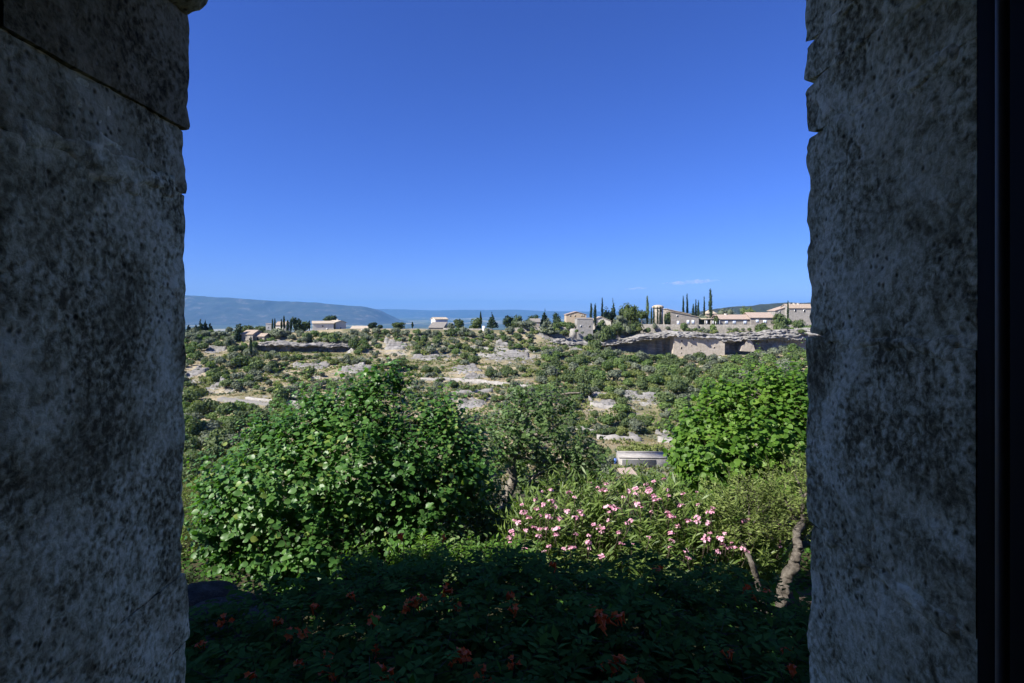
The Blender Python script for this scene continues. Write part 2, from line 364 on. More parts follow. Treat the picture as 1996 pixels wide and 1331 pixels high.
# ------------------------------------------------------------------ terrain
COLS = np.array([300, 480, 700, 900, 1050, 1110, 1300, 1500, 1700], float)
ROWY = np.array([0, 9, 14, 25, 40, 60, 80, 95, 110, 125, 145, 165, 190, 215, 235, 249, 252, 262, 300, 400, 700, 1600, 60000], float)
PYT = {95:  [940, 940, 930, 925, 922, 920, 917, 917, 917],
       110: [900, 895, 890, 888, 888, 888, 887, 887, 887],
       125: [860, 852, 850, 850, 850, 852, 856, 856, 856],
       145: [810, 802, 800, 800, 800, 802, 808, 806, 806],
       165: [770, 762, 758, 758, 760, 762, 770, 766, 766],
       190: [726, 726, 722, 722, 726, 728, 732, 728, 728],
       215: [692, 696, 690, 692, 697, 700, 708, 704, 700],
       235: [667, 674, 663, 665, 672, 682, 697, 692, 688],
       249: [652, 656, 645, 645, 652, 672, 693, 690, 686],
       252: [650, 653, 642, 643, 646, 646, 641, 640, 632]}
FIXZ = {0: -3.5, 9: -3.5, 14: -4.5, 25: -10, 40: -16, 60: -21, 80: -24.6}
ZT = np.zeros((len(ROWY), len(COLS)))
for i, yy in enumerate(ROWY):
    if yy in FIXZ: ZT[i] = FIXZ[yy]
    elif yy in PYT: ZT[i] = (HZ - np.array(PYT[yy], float)) / F * yy
i252 = list(ROWY).index(252)
for yy, dz in ((262, 0.1), (300, -3.2), (400, -18), (700, -75)): ZT[list(ROWY).index(yy)] = ZT[i252] + dz
ZT[-2:] = -240

def base_z(x, y):
    px = np.clip(CX + F * x / np.maximum(y, 60), COLS[0], COLS[-1])
    ci = np.clip(np.searchsorted(COLS, px) - 1, 0, len(COLS) - 2); ct = (px - COLS[ci]) / (COLS[ci + 1] - COLS[ci]); ct = ct * ct * (3 - 2 * ct)
    yc = np.clip(y, 0, ROWY[-1] - 1)
    ri = np.clip(np.searchsorted(ROWY, yc, side='right') - 1, 0, len(ROWY) - 2); rt = (yc - ROWY[ri]) / (ROWY[ri + 1] - ROWY[ri])
    a = ZT[ri, ci] * (1 - ct) + ZT[ri, ci + 1] * ct; b = ZT[ri + 1, ci] * (1 - ct) + ZT[ri + 1, ci + 1] * ct
    return a * (1 - rt) + b * rt

def ground(x, y):
    x = np.atleast_1d(np.asarray(x, float)); y = np.atleast_1d(np.asarray(y, float))
    q = np.stack([x, y, 0 * x], 1)
    wob = 5.0 * fbm(q / 34, 3); per = 10.5
    t = (y + wob) / per; fl = np.floor(t); fr = t - fl
    ye = per * (fl + sstep(0.62, 0.98, fr) * 0.93 + 0.07 * fr) - wob
    k = sstep(112, 122, y) * (1 - sstep(226, 238, y)) * (0.45 + 0.55 * sstep(-0.25, 0.2, fbm(q / 45 + 5, 2)))
    z = base_z(x, y + k * (ye - y) * 0.95)
    far = sstep(15, 40, y) * (1 - sstep(240, 250, y) * 0.85) * (1 - sstep(400, 900, y))
    z = z + far * (1.1 * fbm(q / 16 + 9, 4) + 0.35 * fbm(q / 3.0, 3)) + 0.05 * fbm(q / 1.2, 3) * (1 - sstep(15, 40, y))
    px = CX + F * x / np.maximum(y, 60)
    c = sstep(492, 512, px) * (1 - sstep(672, 694, px)) * sstep(212, 217, y) * (1 - sstep(230.5, 232, y))
    z = z * (1 - c) + (-16.6 + 0.3 * fbm(q / 4, 3)) * c
    return z

def gz(x, y): return float(ground(x, y)[0])
_Y = np.arange(62, 251.5, 0.6)
def ground_at(px, py):
    x = (px - CX) / F * _Y; z = ground(x, _Y); rz = (HZ - py) / F * _Y
    hit = np.nonzero(z >= rz)[0]
    i = hit[0] if len(hit) else len(_Y) - 1
    return Vector((x[i], _Y[i], z[i]))

def axis(dense0, dense1, step, out0, out1, k=1.35, near=None):
    a = list(np.arange(dense0, dense1 + 1e-6, step)); d = step
    while a[-1] < out1: d *= k; a.append(a[-1] + d)
    d = step
    while a[0] > out0: d *= k; a.insert(0, a[0] - d)
    return np.array(a)
xs = axis(-170, 170, 1.0, -30000, 30000, 1.3)
ys = np.concatenate([np.arange(-12, 20, 1.0), np.arange(20, 100, 2.0), np.arange(100, 262, 0.75), axis(262, 300, 2, 262, 40000, 1.22)])
xs = np.clip(xs, -30500, 30500); xs = np.unique(xs); ys = np.unique(np.clip(ys, -12, 27000))
gx, gy = np.meshgrid(xs, ys); gzv = ground(gx.ravel(), gy.ravel())
nx, ny = len(xs), len(ys); idx = np.arange(nx * ny).reshape(ny, nx)
fq = np.stack([idx[:-1, :-1], idx[:-1, 1:], idx[1:, 1:], idx[1:, :-1]], -1).reshape(-1, 4)
mi = np.where(gy[:-1, :-1] > 500, 1, np.where(gy[:-1, :-1] < 22, 2, 0)).ravel()
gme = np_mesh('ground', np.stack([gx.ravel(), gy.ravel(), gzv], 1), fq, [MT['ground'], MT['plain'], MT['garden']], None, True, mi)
tag(link('ground', gme), kind='structure')

# far ranges
def ridge_obj(name, pts, Y, depth, foot, mat, nseg=220, nd=26, rough=0.06, seed=0):
    pxs = np.linspace(pts[0][0], pts[-1][0], nseg); top = np.interp(pxs, [p[0] for p in pts], [p[1] for p in pts])
    v = []
    for j in range(nd):
        t = j / (nd - 1)
        if t < 0.6: hgt = (t / 0.6) ** 1.25; yy = Y - depth * (1 - t / 0.6)
        else: hgt = 1 - ((t - 0.6) / 0.4) ** 2; yy = Y + depth * (t - 0.6) / 0.4
        X = (pxs - CX) / F * Y; zt = (HZ - top) / F * Y
        q = np.stack([X / (depth * 0.35), np.full(nseg, yy / (depth * 0.35)), np.full(nseg, seed + 0.0)], 1)
        n = fbm(q, 5); amp = (zt - foot) * rough * 4 * hgt * (1 - 0.85 * (abs(t - 0.6) < 0.02))
        z = foot + (zt - foot) * hgt - np.abs(n) * amp * (1 if t < 0.6 else 0.5)
        v.append(np.stack([X, np.full(nseg, yy) + n * depth * 0.06, z], 1))
    v = np.concatenate(v); ii = np.arange(nseg * nd).reshape(nd, nseg)
    q = np.stack([ii[:-1, :-1], ii[:-1, 1:], ii[1:, 1:], ii[1:, :-1]], -1).reshape(-1, 4)
    return tag(link(name, np_mesh(name, v, q, mat, None, True)), kind='structure')
ridge_obj('mountain_range', [(-500, 572), (100, 566), (300, 573), (360, 575), (410, 577), (470, 581), (540, 585), (600, 588), (660, 592), (700, 596), (720, 600), (733, 604), (745, 612), (758, 622), (775, 630)], 11500, 1900, -242, MT['mount'], 260, 30, 0.10, 3)
ridge_obj('distant_hills', [(560, 607), (640, 606), (745, 602), (790, 603), (850, 605), (900, 603.5), (960, 604), (1000, 603), (1060, 606), (1150, 607), (1300, 606), (1500, 608)], 23000, 2500, -242, MT['mount'], 160, 14, 0.05, 8)
ridge_obj('forested_hill', [(1250, 622), (1340, 612), (1400, 601), (1440, 596), (1500, 591), (1540, 588.5), (1600, 587), (1700, 584), (1900, 580), (2200, 585)], 2600, 500, -120, MT['hillr'], 120, 20, 0.05, 21)

# ------------------------------------------------------------------ cliffs with overhangs
def cliff(name, cols, yback, step_px=2.0, seed=0):
    c = np.array(cols, float); pxs = np.arange(c[0, 0], c[-1, 0] + 0.1, step_px)
    ip = lambda k: np.interp(pxs, c[:, 0], c[:, k])
    ptop, plip, rec, pbase, lipY = (ip(k) for k in range(1, 6))
    jag = fbm(np.stack([pxs / 9, pxs * 0 + seed, pxs * 0], 1), 4); ptop = ptop + 3.0 * fbm(np.stack([pxs / 22, pxs * 0 + seed + 8, pxs * 0], 1), 3); plip = plip + 2.0 * fbm(np.stack([pxs / 16, pxs * 0 + seed + 2, pxs * 0], 1), 3)
    lipY = lipY + 0.9 * jag; rec = rec * (1 + 0.25 * fbm(np.stack([pxs / 14, pxs * 0 + seed + 4, pxs * 0], 1), 3))
    zt = (HZ - ptop) / F * lipY; zl = (HZ - plip) / F * lipY + 0.4 * jag; zb = (HZ - pbase) / F * lipY
    secs = []
    def pt(y, z): secs.append((y, z))
    for t in np.linspace(0, 1, 5): pt(yback + (lipY + 1.4 - yback) * t, zt + 0.5 * (1 - t) * 0)
    for t in np.linspace(0, 1, 18)[1:]:                       # stepped strata face of the lip
        led = 0.55 * np.floor(t * 3.0) / 3.0
        pt(lipY + 1.2 * (1 - t) ** 1.5 - led * 0.3 + 0.25 * np.sin(t * 19 + jag * 3), zt + (zl - zt) * t)
    for t in np.linspace(0, 1, 7)[1:]: pt(lipY + rec * t, zl - 0.12 * rec * t + 0.35 * np.sin(t * 9 + jag * 4) * (rec > 1))
    for t in np.linspace(0, 1, 6)[1:]: pt(lipY + rec * (1 - 0.25 * t * t), zl - 0.12 * rec + (zb - 1.5 - zl + 0.12 * rec) * t)
    v = []
    for y, z in secs:
        X = (pxs - CX) / F * lipY
        q = np.stack([X / 2.2, y / 2.2, z / 0.7], 1); n = fbm(q + seed, 4); q2 = np.stack([X / 0.9, y / 0.9, z / 0.35], 1)
        strat = vnoise(np.stack([X / 14, 0 * X + seed, z / 0.75], 1)); v.append(np.stack([X + 0.3 * n, y + 1.0 * n + 0.95 * np.sign(strat) * np.abs(strat) ** 0.6 * (z > zb + 2) + 0.35 * vnoise(q2), z + 0.3 * vnoise(q2 + 7) + 0.5 * fbm(np.stack([X / 5, 0 * X, 0 * X + seed], 1), 3)], 1))
    v = np.concatenate(v); k = len(secs); m_ = len(pxs); ii = np.arange(k * m_).reshape(k, m_)
    f = np.stack([ii[:-1, :-1], ii[1:, :-1], ii[1:, 1:], ii[:-1, 1:]], -1).reshape(-1, 4)
    return tag(link(name, np_mesh(name, v, f, MT['rock'])), kind='structure')

cliff('cliff', [(1045, 660, 665, 0.4, 680, 246), (1080, 660, 668, 0.8, 686, 244), (1110, 660, 672, 1.5, 692, 243), (1150, 662, 675, 3, 700, 243),
                (1190, 663, 672, 6, 704, 241), (1230, 658, 666, 8, 704, 240), (1260, 653, 661, 8.5, 704, 239.5), (1312, 648, 656, 8.5, 708, 239),
                (1345, 648, 656, 5, 710, 239), (1380, 650, 658, 4, 710, 239), (1412, 650, 665, 6, 708, 239.5), (1450, 650, 663, 7, 704, 240), (1480, 648, 661, 5, 700, 241),
                (1520, 646, 661, 4, 696, 242), (1550, 642, 662, 2, 692, 243), (1640, 634, 662, 1.5, 690, 243)], 251.6, 1.4, 3)
cliff('cliff_ledge', [(484, 673, 676, 0.4, 686, 231), (505, 667, 671, 2.5, 692, 228), (530, 665, 671, 4, 696, 227), (555, 670, 675, 2.0, 698, 225), (585, 671, 676, 4, 698, 225), (610, 669, 675, 5, 696, 226),
                      (640, 672, 676, 3, 694, 227), (665, 670, 675, 4, 692, 228), (690, 673, 677, 1.5, 688, 229), (706, 676, 678, 0.4, 684, 231)], 234, 1.4, 31)

def rock_patch(px0, px1, py0, py1, h, seed, label, name='rock_outcrop', group=None):
    nx_, ny_ = max(8, int((px1 - px0) / 1.6)), max(6, int((py1 - py0) / 1.0))
    c = ground_at((px0 + px1) / 2, (py0 + py1) / 2); w = (px1 - px0) / F * c.y / 2
    a0 = ground_at((px0 + px1) / 2, py1); a1 = ground_at((px0 + px1) / 2, py0); d0, d1 = a0.y - 0.5, max(a1.y, a0.y + 2.5) + 0.5
    X, Y = np.meshgrid(np.linspace(c.x - w, c.x + w, nx_), np.linspace(d0, d1, ny_))
    u, v = np.meshgrid(np.linspace(-1, 1, nx_), np.linspace(-1, 1, ny_)); X = X.ravel(); Y = Y.ravel(); u = u.ravel(); v = v.ravel()
    edge = 1 - np.maximum(np.abs(u), np.abs(v)) + 0.75 * fbm(np.stack([X / 3.2 + seed, Y / 2.4, X * 0], 1), 4)
    m_ = sstep(0.10, 0.30, edge)
    lay = 0.9 * v + 1.1 * fbm(np.stack([X / 5 + seed, Y / 2.2, X * 0 + 3], 1), 4); lay = np.floor(lay * 2.6 + 0.5) / 2.6 * 0.75 + lay * 0.25
    Z = ground(X, Y) - 0.5 + m_ * (0.5 + h * (0.35 + 0.75 * lay) + 0.3 * fbm(np.stack([X * 1.1, Y * 1.1, X * 0], 1), 3))
    ii = np.arange(nx_ * ny_).reshape(ny_, nx_)
    f = np.stack([ii[:-1, :-1], ii[:-1, 1:], ii[1:, 1:], ii[1:, :-1]], -1).reshape(-1, 4)
    o = link(name, np_mesh(name, np.stack([X - c.x, Y - c.y, Z - c.z], 1), f, MT['rock']), loc=c)
    return tag(o, label, 'rock', group or 'pale limestone outcrops on the slope')
RP = [(935, 1044, 685, 711, 0.9, 'large pale limestone slab in the middle of the opposite slope'),
      (962, 992, 666, 681, 1.0, 'small pale rock face above the large limestone slab'),
      (880, 940, 712, 731, 0.8, 'pale rock slab just above the golden grass terrace'),
      (795, 880, 693, 704, 0.8, 'long thin pale ledge left of the large limestone slab'),
      (744, 800, 668, 686, 1.4, 'layered pale ledge below the ridge wall'),
      (560, 650, 710, 722, 0.9, 'long pale ledge below the overhanging rock'),
      (640, 725, 715, 733, 0.9, 'pale stepped ledge behind the top of the hazel'),
      (405, 440, 746, 766, 1.6, 'pointed pale rock above the lower road'),
      (400, 440, 678, 690, 1.0, 'pale rock strip under the grey farmhouse terrace'),
      (362, 398, 716, 738, 1.0, 'pale rock beside the left stone jamb on the slope'),
      (1040, 1110, 655, 668, 1.0, 'pale rock bank below the square stone tower'),
      (1105, 1135, 668, 686, 1.6, 'broken pale boulders left of the dark cave'),
      (1150, 1200, 780, 800, 1.0, 'whitish slab on the lower dry terrace'),
      (1225, 1262, 762, 800, 1.0, 'pale scree gully on the wooded slope'),
      (1262, 1290, 770, 800, 0.9, 'small pale scree patch on the wooded slope'),
      (1222, 1245, 845, 860, 1.2, 'pale rock above the flat concrete roof'),
      (1285, 1315, 845, 862, 1.2, 'pale rock bank beside the bright leafy tree'),
      (900, 960, 730, 742, 0.7, 'low pale stones along the golden grass terrace'),
      (880, 950, 780, 800, 0.8, 'pale stones low on the slope right of the hazel'),
      (1365, 1400, 690, 702, 0.9, 'rock apron under the cave house wall')]
for k, (a, b, c_, d, h, lb) in enumerate(RP): rock_patch(a, b, c_, d, h, k * 7.7, lb)

def stone_wall(pts, h, th, label, name='terrace_wall', group='dry stone terrace walls', mat='stone_grey', sub=0.9, base=0.4, tops=None):
    """pts: world points on the ground; a rough wall following them"""
    pp = []
    for a, b in zip(pts[:-1], pts[1:]):
        n = max(2, int((Vector(b) - Vector(a)).length / sub))
        for t in np.linspace(0, 1, n, endpoint=False): pp.append(Vector(a).lerp(Vector(b), t))
    pp.append(Vector(pts[-1])); o0 = pp[0].copy(); v = []; f = []
    for k, p in enumerate(pp):
        t = (pp[min(k + 1, len(pp) - 1)] - pp[max(k - 1, 0)]); t.z = 0; t.normalize(); nrm = Vector((-t.y, t.x, 0))
        hh = h * (1 + 0.35 * float(vnoise([[p.x * 0.9, p.y * 0.9, 4]])[0]))
        for s_, z in ((-1, -base), (-0.85, hh), (0.85, hh), (1, -base)):
            q = p - o0 + nrm * th * 0.5 * s_; v.append((q.x, q.y, q.z + z))
    for k in range(len(pp) - 1):
        for j in range(3): f.append((k * 4 + j, k * 4 + j + 1, k * 4 + 5 + j, k * 4 + 4 + j))
    e = (len(pp) - 1) * 4; f += [(3, 2, 1, 0), (e, e + 1, e + 2, e + 3)]
    o = link(name, np_mesh(name, v, np.array(f), MT[mat]), loc=o0)
    return tag(o, label, 'wall', group)
def gp(px, py): return ground_at(px, py)
W = [([(1163, 857), (1200, 859), (1250, 861)], 1.3, 'long dry stone wall above the flat concrete roof'),
     ([(1282, 862), (1330, 866)], 1.3, 'short dry stone wall beside the bright leafy tree'),
     ([(1122, 838), (1158, 846)], 1.2, 'pale dry stone wall behind the plum tree'),
     ([(1155, 772), (1195, 773)], 1.4, 'pale dry stone wall on the upper dry terrace'),
     ([(1150, 792), (1200, 797)], 1.2, 'pale dry stone wall on the lower dry terrace'),
     ([(820, 742), (880, 743), (940, 746), (1040, 757)], 1.0, 'long low stone wall along the golden grass terrace'),
     ([(880, 770), (960, 764)], 1.1, 'dry stone wall below the golden grass terrace')]
for pts, h, lb in W: stone_wall([gp(*p) for p in pts], h * 0.8, 0.6, lb)

MT['road'] = stone_mat('pale_road', (0.15, 0.145, 0.135), (0.20, 0.19, 0.175), (0.26, 0.25, 0.23), 0.4, 0.3, 0.03)
# the road that climbs the slope on the left, with its parapet
rp = [gp(p, q) for p, q in ((428, 777), (470, 783), (520, 789), (600, 796), (700, 806))]
mb = MB(); v = []
for k, p in enumerate(rp): v += [(p.x, p.y - 1.3, p.z + 0.25), (p.x, p.y + 1.6, p.z + 0.32)]
mb.add(v, [(2 * k, 2 * k + 2, 2 * k + 3, 2 * k + 1) for k in range(len(rp) - 1)])
v = [(a[0], a[1], a[2] - 2.0) for a in v[0::2]]; n0 = mb.n
mb.add(v); mb.f4.append(np.array([(n0 + k, n0 + k + 1, 2 * k + 2, 2 * k) for k in range(len(rp) - 1)]))
tag(mb.obj('road', MT['road']), kind='structure')
stone_wall([p + Vector((0, 2.6, 0.3)) for p in rp[1:]], 0.7, 0.5, 'stone parapet wall beside the climbing road', 'parapet_wall')

# ------------------------------------------------------------------ houses
def box_part(name, parent, x0, x1, y0, y1, z0, z1, mat): return MB().box(x0, x1, y0, y1, z0, z1).obj(name, MT[mat], parent)

def roof_part(parent, x0, x1, y0, y1, z, rise, kind, mat, ov=0.35, th=0.18, name='roof', wallmat=None):
    """kinds: gx ridge along x, gy ridge along y (gable to the camera), sl falls to -x.. shed: sx+ (low at +x), sy (low at the camera), hip"""
    X0, X1, Y0, Y1 = x0 - ov, x1 + ov, y0 - ov, y1 + ov; cx_, cy_ = (x0 + x1) / 2, (y0 + y1) / 2
    mb = MB()
    if kind == 'gx': top = [(X0, Y0, 0), (X1, Y0, 0), (X1, cy_, rise), (X0, cy_, rise), (X1, Y1, 0), (X0, Y1, 0)]; fs = [(0, 1, 2, 3), (3, 2, 4, 5)]
    elif kind == 'gy': top = [(X0, Y0, 0), (cx_, Y0, rise), (cx_, Y1, rise), (X0, Y1, 0), (X1, Y0, 0), (X1, Y1, 0)]; fs = [(0, 1, 2, 3), (1, 4, 5, 2)]
    elif kind == 'sx': top = [(X0, Y0, rise), (X1, Y0, 0), (X1, Y1, 0), (X0, Y1, rise)]; fs = [(0, 1, 2, 3)]
    elif kind == 'sxl': top = [(X0, Y0, 0), (X1, Y0, rise), (X1, Y1, rise), (X0, Y1, 0)]; fs = [(0, 1, 2, 3)]
    elif kind == 'sy': top = [(X0, Y0, 0), (X1, Y0, 0), (X1, Y1, rise), (X0, Y1, rise)]; fs = [(0, 1, 2, 3)]
    else:
        r = min(x1 - x0, y1 - y0) * 0.5; ax, bx = (X0 + r, X1 - r) if x1 - x0 >= y1 - y0 else (cx_, cx_)
        ay, by = (cy_, cy_) if x1 - x0 >= y1 - y0 else (Y0 + r, Y1 - r)
        top = [(X0, Y0, 0), (X1, Y0, 0), (X1, Y1, 0), (X0, Y1, 0), (ax, ay, rise), (bx, by, rise)]
        fs = [(0, 1, 5, 4), (2, 3, 4, 5), (1, 2, 5, 5), (3, 0, 4, 4)]
    bm = bmesh.new(); vt = [bm.verts.new((a, b, c + z + th)) for a, b, c in top]; vb = [bm.verts.new((a, b, c + z)) for a, b, c in top]
    ed = {}
    for q in fs:
        q = list(dict.fromkeys(q)); bm.faces.new([vt[i] for i in q]); bm.faces.new([vb[i] for i in reversed(q)])
        for a, b in zip(q, q[1:] + q[:1]): ed.setdefault(frozenset((a, b)), []).append((a, b))
    for e in ed.values():
        if len(e) == 1: a, b = e[0]; bm.faces.new([vt[b], vt[a], vb[a], vb[b]])
    me = bpy.data.meshes.new(name); bm.normal_update(); bm.to_mesh(me); bm.free(); me.materials.append(MT[mat])
    return link(name, me, parent)

def wall_part(parent, x0, x1, y0, y1, z0, z1, kind, rise, mat, name='wall'):
    """box whose top follows the roof"""
    cx_, cy_ = (x0 + x1) / 2, (y0 + y1) / 2; bm = bmesh.new(); V = bm.verts.new
    def prism(prof, along):
        a = [V(p) for p in prof[0]]; b = [V(p) for p in prof[1]]
        bm.faces.new(a); bm.faces.new(list(reversed(b)))
        for i in range(len(a)): j = (i + 1) % len(a); bm.faces.new([a[j], a[i], b[i], b[j]])
    def sec_x(y):
        p = [(x0, y, z0), (x1, y, z0)]
        if kind == 'gy': p += [(x1, y, z1), (cx_, y, z1 + rise), (x0, y, z1)]
        elif kind == 'sx': p += [(x1, y, z1), (x0, y, z1 + rise)]
        elif kind == 'sxl': p += [(x1, y, z1 + rise), (x0, y, z1)]
        else: p += [(x1, y, z1), (x0, y, z1)]
        return p
    def sec_y(x):
        p = [(x, y1, z0), (x, y0, z0)]
        if kind == 'gx': p += [(x, y0, z1), (x, cy_, z1 + rise), (x, y1, z1)]
        else: p += [(x, y0, z1), (x, y1, z1 + rise)]
        return p
    if kind in ('gx', 'sy'): prism((sec_y(x0), sec_y(x1)), 'x')
    else: prism((sec_x(y0), sec_x(y1)), 'y')
    bm.normal_update(); bmesh.ops.recalc_face_normals(bm, faces=bm.faces)
    me = bpy.data.meshes.new(name); bm.to_mesh(me); bm.free(); me.materials.append(MT[mat])
    return link(name, me, parent)

class House:
    """local frame: x to the right, y away, z up; origin at the middle of the front foot"""
    def __init__(s, name, label, px, py, Y, rz=0, cat='house', group=None):
        s.Y = Y; s.k = Y / F; s.px, s.py = px, py
        s.o = tag(empty(name, P(px, py, Y), rz), label, cat, group)
    def X(s, px): return (px - s.px) * s.k
    def Z(s, py): return (s.py - py) * s.k
    def block(s, x0, x1, y0, y1, z1, kind='gx', rise=1.2, wall='stone_a', roof='tile', z0=-2.5, ov=0.35):
        wall_part(s.o, x0, x1, y0, y1, z0, z1, kind, rise, wall)
        return roof_part(s.o, x0, x1, y0, y1, z1 + 0.004, rise, kind, roof, ov)
    def window(s, x, z, w, h, y=0.0, fill='glass', frame='whitepaint', side=None, name='window'):
        """side None: in a front facing -y at y; 'L' / 'R': in a side wall at x facing -x / +x, centred at y"""
        fr = MB()
        if side is None:
            fr.box(x - w / 2, x + w / 2, y - 0.06, y + 0.05, z - h / 2, z + h / 2); o = fr.obj(name, MT[frame], s.o)
            p = MB().box(x - w / 2 + 0.1, x + w / 2 - 0.1, y - 0.09, y - 0.05, z - h / 2 + 0.1, z + h / 2 - 0.1)
        else:
            sg = -1 if side == 'L' else 1
            fr.box(x - 0.06, x + 0.06, y - w / 2, y + w / 2, z - h / 2, z + h / 2); o = fr.obj(name, MT[frame], s.o)
            p = MB().box(x + sg * 0.07 - 0.02, x + sg * 0.07 + 0.02, y - w / 2 + 0.1, y + w / 2 - 0.1, z - h / 2 + 0.1, z + h / 2 - 0.1)
        p.obj('pane' if fill == 'glass' else 'shade_panel', MT[fill], o)
    def shutters(s, x, z, w, h, y=0.0):
        o = MB().box(x - w / 2 - 0.08, x + w / 2 + 0.08, y - 0.05, y + 0.05, z - h / 2 - 0.08, z + h / 2 + 0.08).obj('window', MT['whitepaint'], s.o)
        for a, b in ((x - w / 2, x - 0.03), (x + 0.03, x + w / 2)): box_part('shutter', o, a, b, y - 0.11, y - 0.06, z - h / 2, z + h / 2, 'shutter')
    def chimney(s, x, y, z, w=0.7, h=1.4, mat='cream'):
        o = box_part('chimney', s.o, x - w / 2, x + w / 2, y - w / 2, y + w / 2, z - 0.6, z + h, mat)
        box_part('chimney_cap', o, x - w / 2 - 0.12, x + w / 2 + 0.12, y - w / 2 - 0.12, y + w / 2 + 0.12, z + h + 0.003, z + h + 0.15, mat)

# K: large stone house with sloping roof on the cliff
h = House('stone_house', 'large stone house with sloping tan roof above the cave house', 1306, 634, 255); X, Z = h.X, h.Z
h.block(X(1308), X(1362), 0, 8, Z(618), 'sx', Z(607) - Z(618), 'stone_a', 'tile_pale', -2)
h.block(X(1311), X(1356), 8.2, 16, Z(613), 'sx', Z(602) - Z(613), 'stone_a', 'tile_pale', -2)
h.shutters(X(1322), Z(630), 0.95, 1.9); h.shutters(X(1341.3), Z(628), 1.0, 1.7); h.shutters(X(1351), Z(628), 1.0, 1.7)
h.window(X(1320.4), Z(616), 0.9, 0.9); box_part('door', h.o, X(1320.8), X(1323.5), -0.06, 0.05, Z(638.5), Z(634.6), 'shutter')
# L: long low house
h = House('long_house', 'long low house with pink tan roof and pale blue shutters', 1433, 633, 256); X, Z = h.X, h.Z
r = h.block(X(1401), X(1463), 0, 9, Z(622.5), 'gx', 2.0, 'stone_a', 'tile_pink', -2, 0.5)
for a in (1416, 1431.5, 1452.5): h.shutters(X(a), Z(628), 1.25, 1.55)
h.chimney(X(1421.5), 4.5, Z(614.5), 1.0, 0.7)
# M: taller right wing
h = House('stone_house', 'stone house with wide pink tan roof beside the long low house', 1493, 633, 255); X, Z = h.X, h.Z
h.block(X(1463.5), X(1509), 0.4, 10, Z(619.5), 'gx', 2.3, 'stone_a', 'tile_pink', -3, 0.5)
h.shutters(X(1477), Z(626), 1.1, 1.2, 0.4); h.shutters(X(1492), Z(627), 1.4, 1.3, 0.4)
# porch beside L
h = House('porch', 'open porch with a flat pale roof between two stone houses', 1380, 633, 256.5, 0, 'porch'); X, Z = h.X, h.Z
box_part('roof', h.o, X(1362.5), X(1400), -0.5, 5, Z(622.5), Z(620.5), 'tile_pale'); box_part('back_wall', h.o, X(1362.5), X(1400), 4.4, 5, -2, Z(622.6), 'stone_a')
for a in (1374, 1386, 1398): box_part('post', h.o, X(a) - 0.15, X(a) + 0.15, -0.3, 0, -2, Z(622.6), 'cream')
for k, a in enumerate((1377.8, 1390, 1395, 1399, 1402.5)):
    p = P(a, 632.6, 254.4); mb = MB(); mb.tube([(0, 0, -1.5), (0, 0, 0.3), (0, 0, 0.6), (0, 0, 1.6), (0, 0, 1.85)], [0.05, 0.05, 0.28, 0.2, 0.03], 8)
    tag(mb.obj('folded_parasol', MT['whitepaint'], loc=p), 'slim white folded parasol before the porch, %s from the left' % ('first', 'second', 'third', 'fourth', 'fifth')[k], 'parasol', 'white folded parasols on the terrace')
# N: far right house
h = House('stone_house', 'grey stone house with three chimneys beside the right stone jamb', 1555, 628, 268); X, Z = h.X, h.Z
h.block(X(1538), X(1592), 0, 9, Z(601), 'gx', 2.0, 'stone_grey', 'tile', -6)
for a in (1547, 1557, 1565): h.chimney(X(a), 4.5, Z(594.5), 0.9, 0.9)
h.window(X(1550.3), Z(605.5), 1.0, 1.3); h.window(X(1568), Z(606), 1.0, 1.3)
h = House('stone_house', 'low house with pink roof behind a cypress and bushy trees', 1524, 626, 272); X, Z = h.X, h.Z
h.block(X(1511), X(1536), 0, 8, Z(606), 'sxl', Z(597) - Z(606), 'stone_grey', 'tile_pink', -6)
h.window(X(1520), Z(608), 0.9, 1.1)
# O
h = House('pavilion', 'small pavilion with pyramid tan roof behind the tallest cypress', 1386, 632, 275, 0, 'house'); X, Z = h.X, h.Z
h.block(X(1377), X(1396), 0, 4.5, Z(611.5), 'hip', 1.7, 'peach', 'tile_pale', -3)
# J round tower
tw = tag(empty('round_tower', P(1282.5, 634, 258)), 'round stone tower with overhanging pale cap', 'tower'); k = 258 / F
mb = MB(); mb.tube([(0, 0, -2), (0, 0, 4), (0, 0, 33 * k)], [2.25, 2.2, 2.15], 24); mb.obj('wall', MT['stone_a'], tw, True)
mb = MB(); mb.tube([(0, 0, 33 * k + 0.01), (0, 0, 34.5 * k), (0, 0, 37 * k), (0, 0, 39 * k), (0, 0, 40 * k)], [2.35, 2.6, 2.55, 1.7, 0.4], 24); mb.obj('roof', MT['tile_pale'], tw)
for a in (-0.7, 0.9): box_part('window', tw, a - 0.25, a + 0.25, -2.3, -1.9, 27 * k, 30 * k, 'hole_shade')
# I gable
h = House('gabled_house', 'low gabled house with pale tile roof behind the evergreen shrubs', 1172, 640, 262); X, Z = h.X, h.Z
h.block(X(1154), X(1191), 0, 9, Z(626), 'gy', Z(617.5) - Z(626), 'cream', 'tile_pale', -2)
# H square tower house
h = House('tower_house', 'square grey stone tower house at the left end of the cliff', 1140, 650, 246, R(3)); X, Z = h.X, h.Z
wall_part(h.o, X(1125), X(1156), 0, 6.5, -3, Z(622), 'gx', 0.5, 'stone_grey'); roof_part(h.o, X(1125), X(1156), 0, 6.5, Z(622) + 0.004, 0.5, 'gx', 'tile_grey', 0.1, 0.12)
h.window(X(1132.5), Z(636), 0.8, 1.0); h.window(X(1149.5), Z(636), 0.7, 0.9, 0, 'hole_shade', 'stone_grey')
box_part('wall', h.o, X(1112), X(1124.9), 0.6, 5, -3, Z(640.5), 'stone_grey')
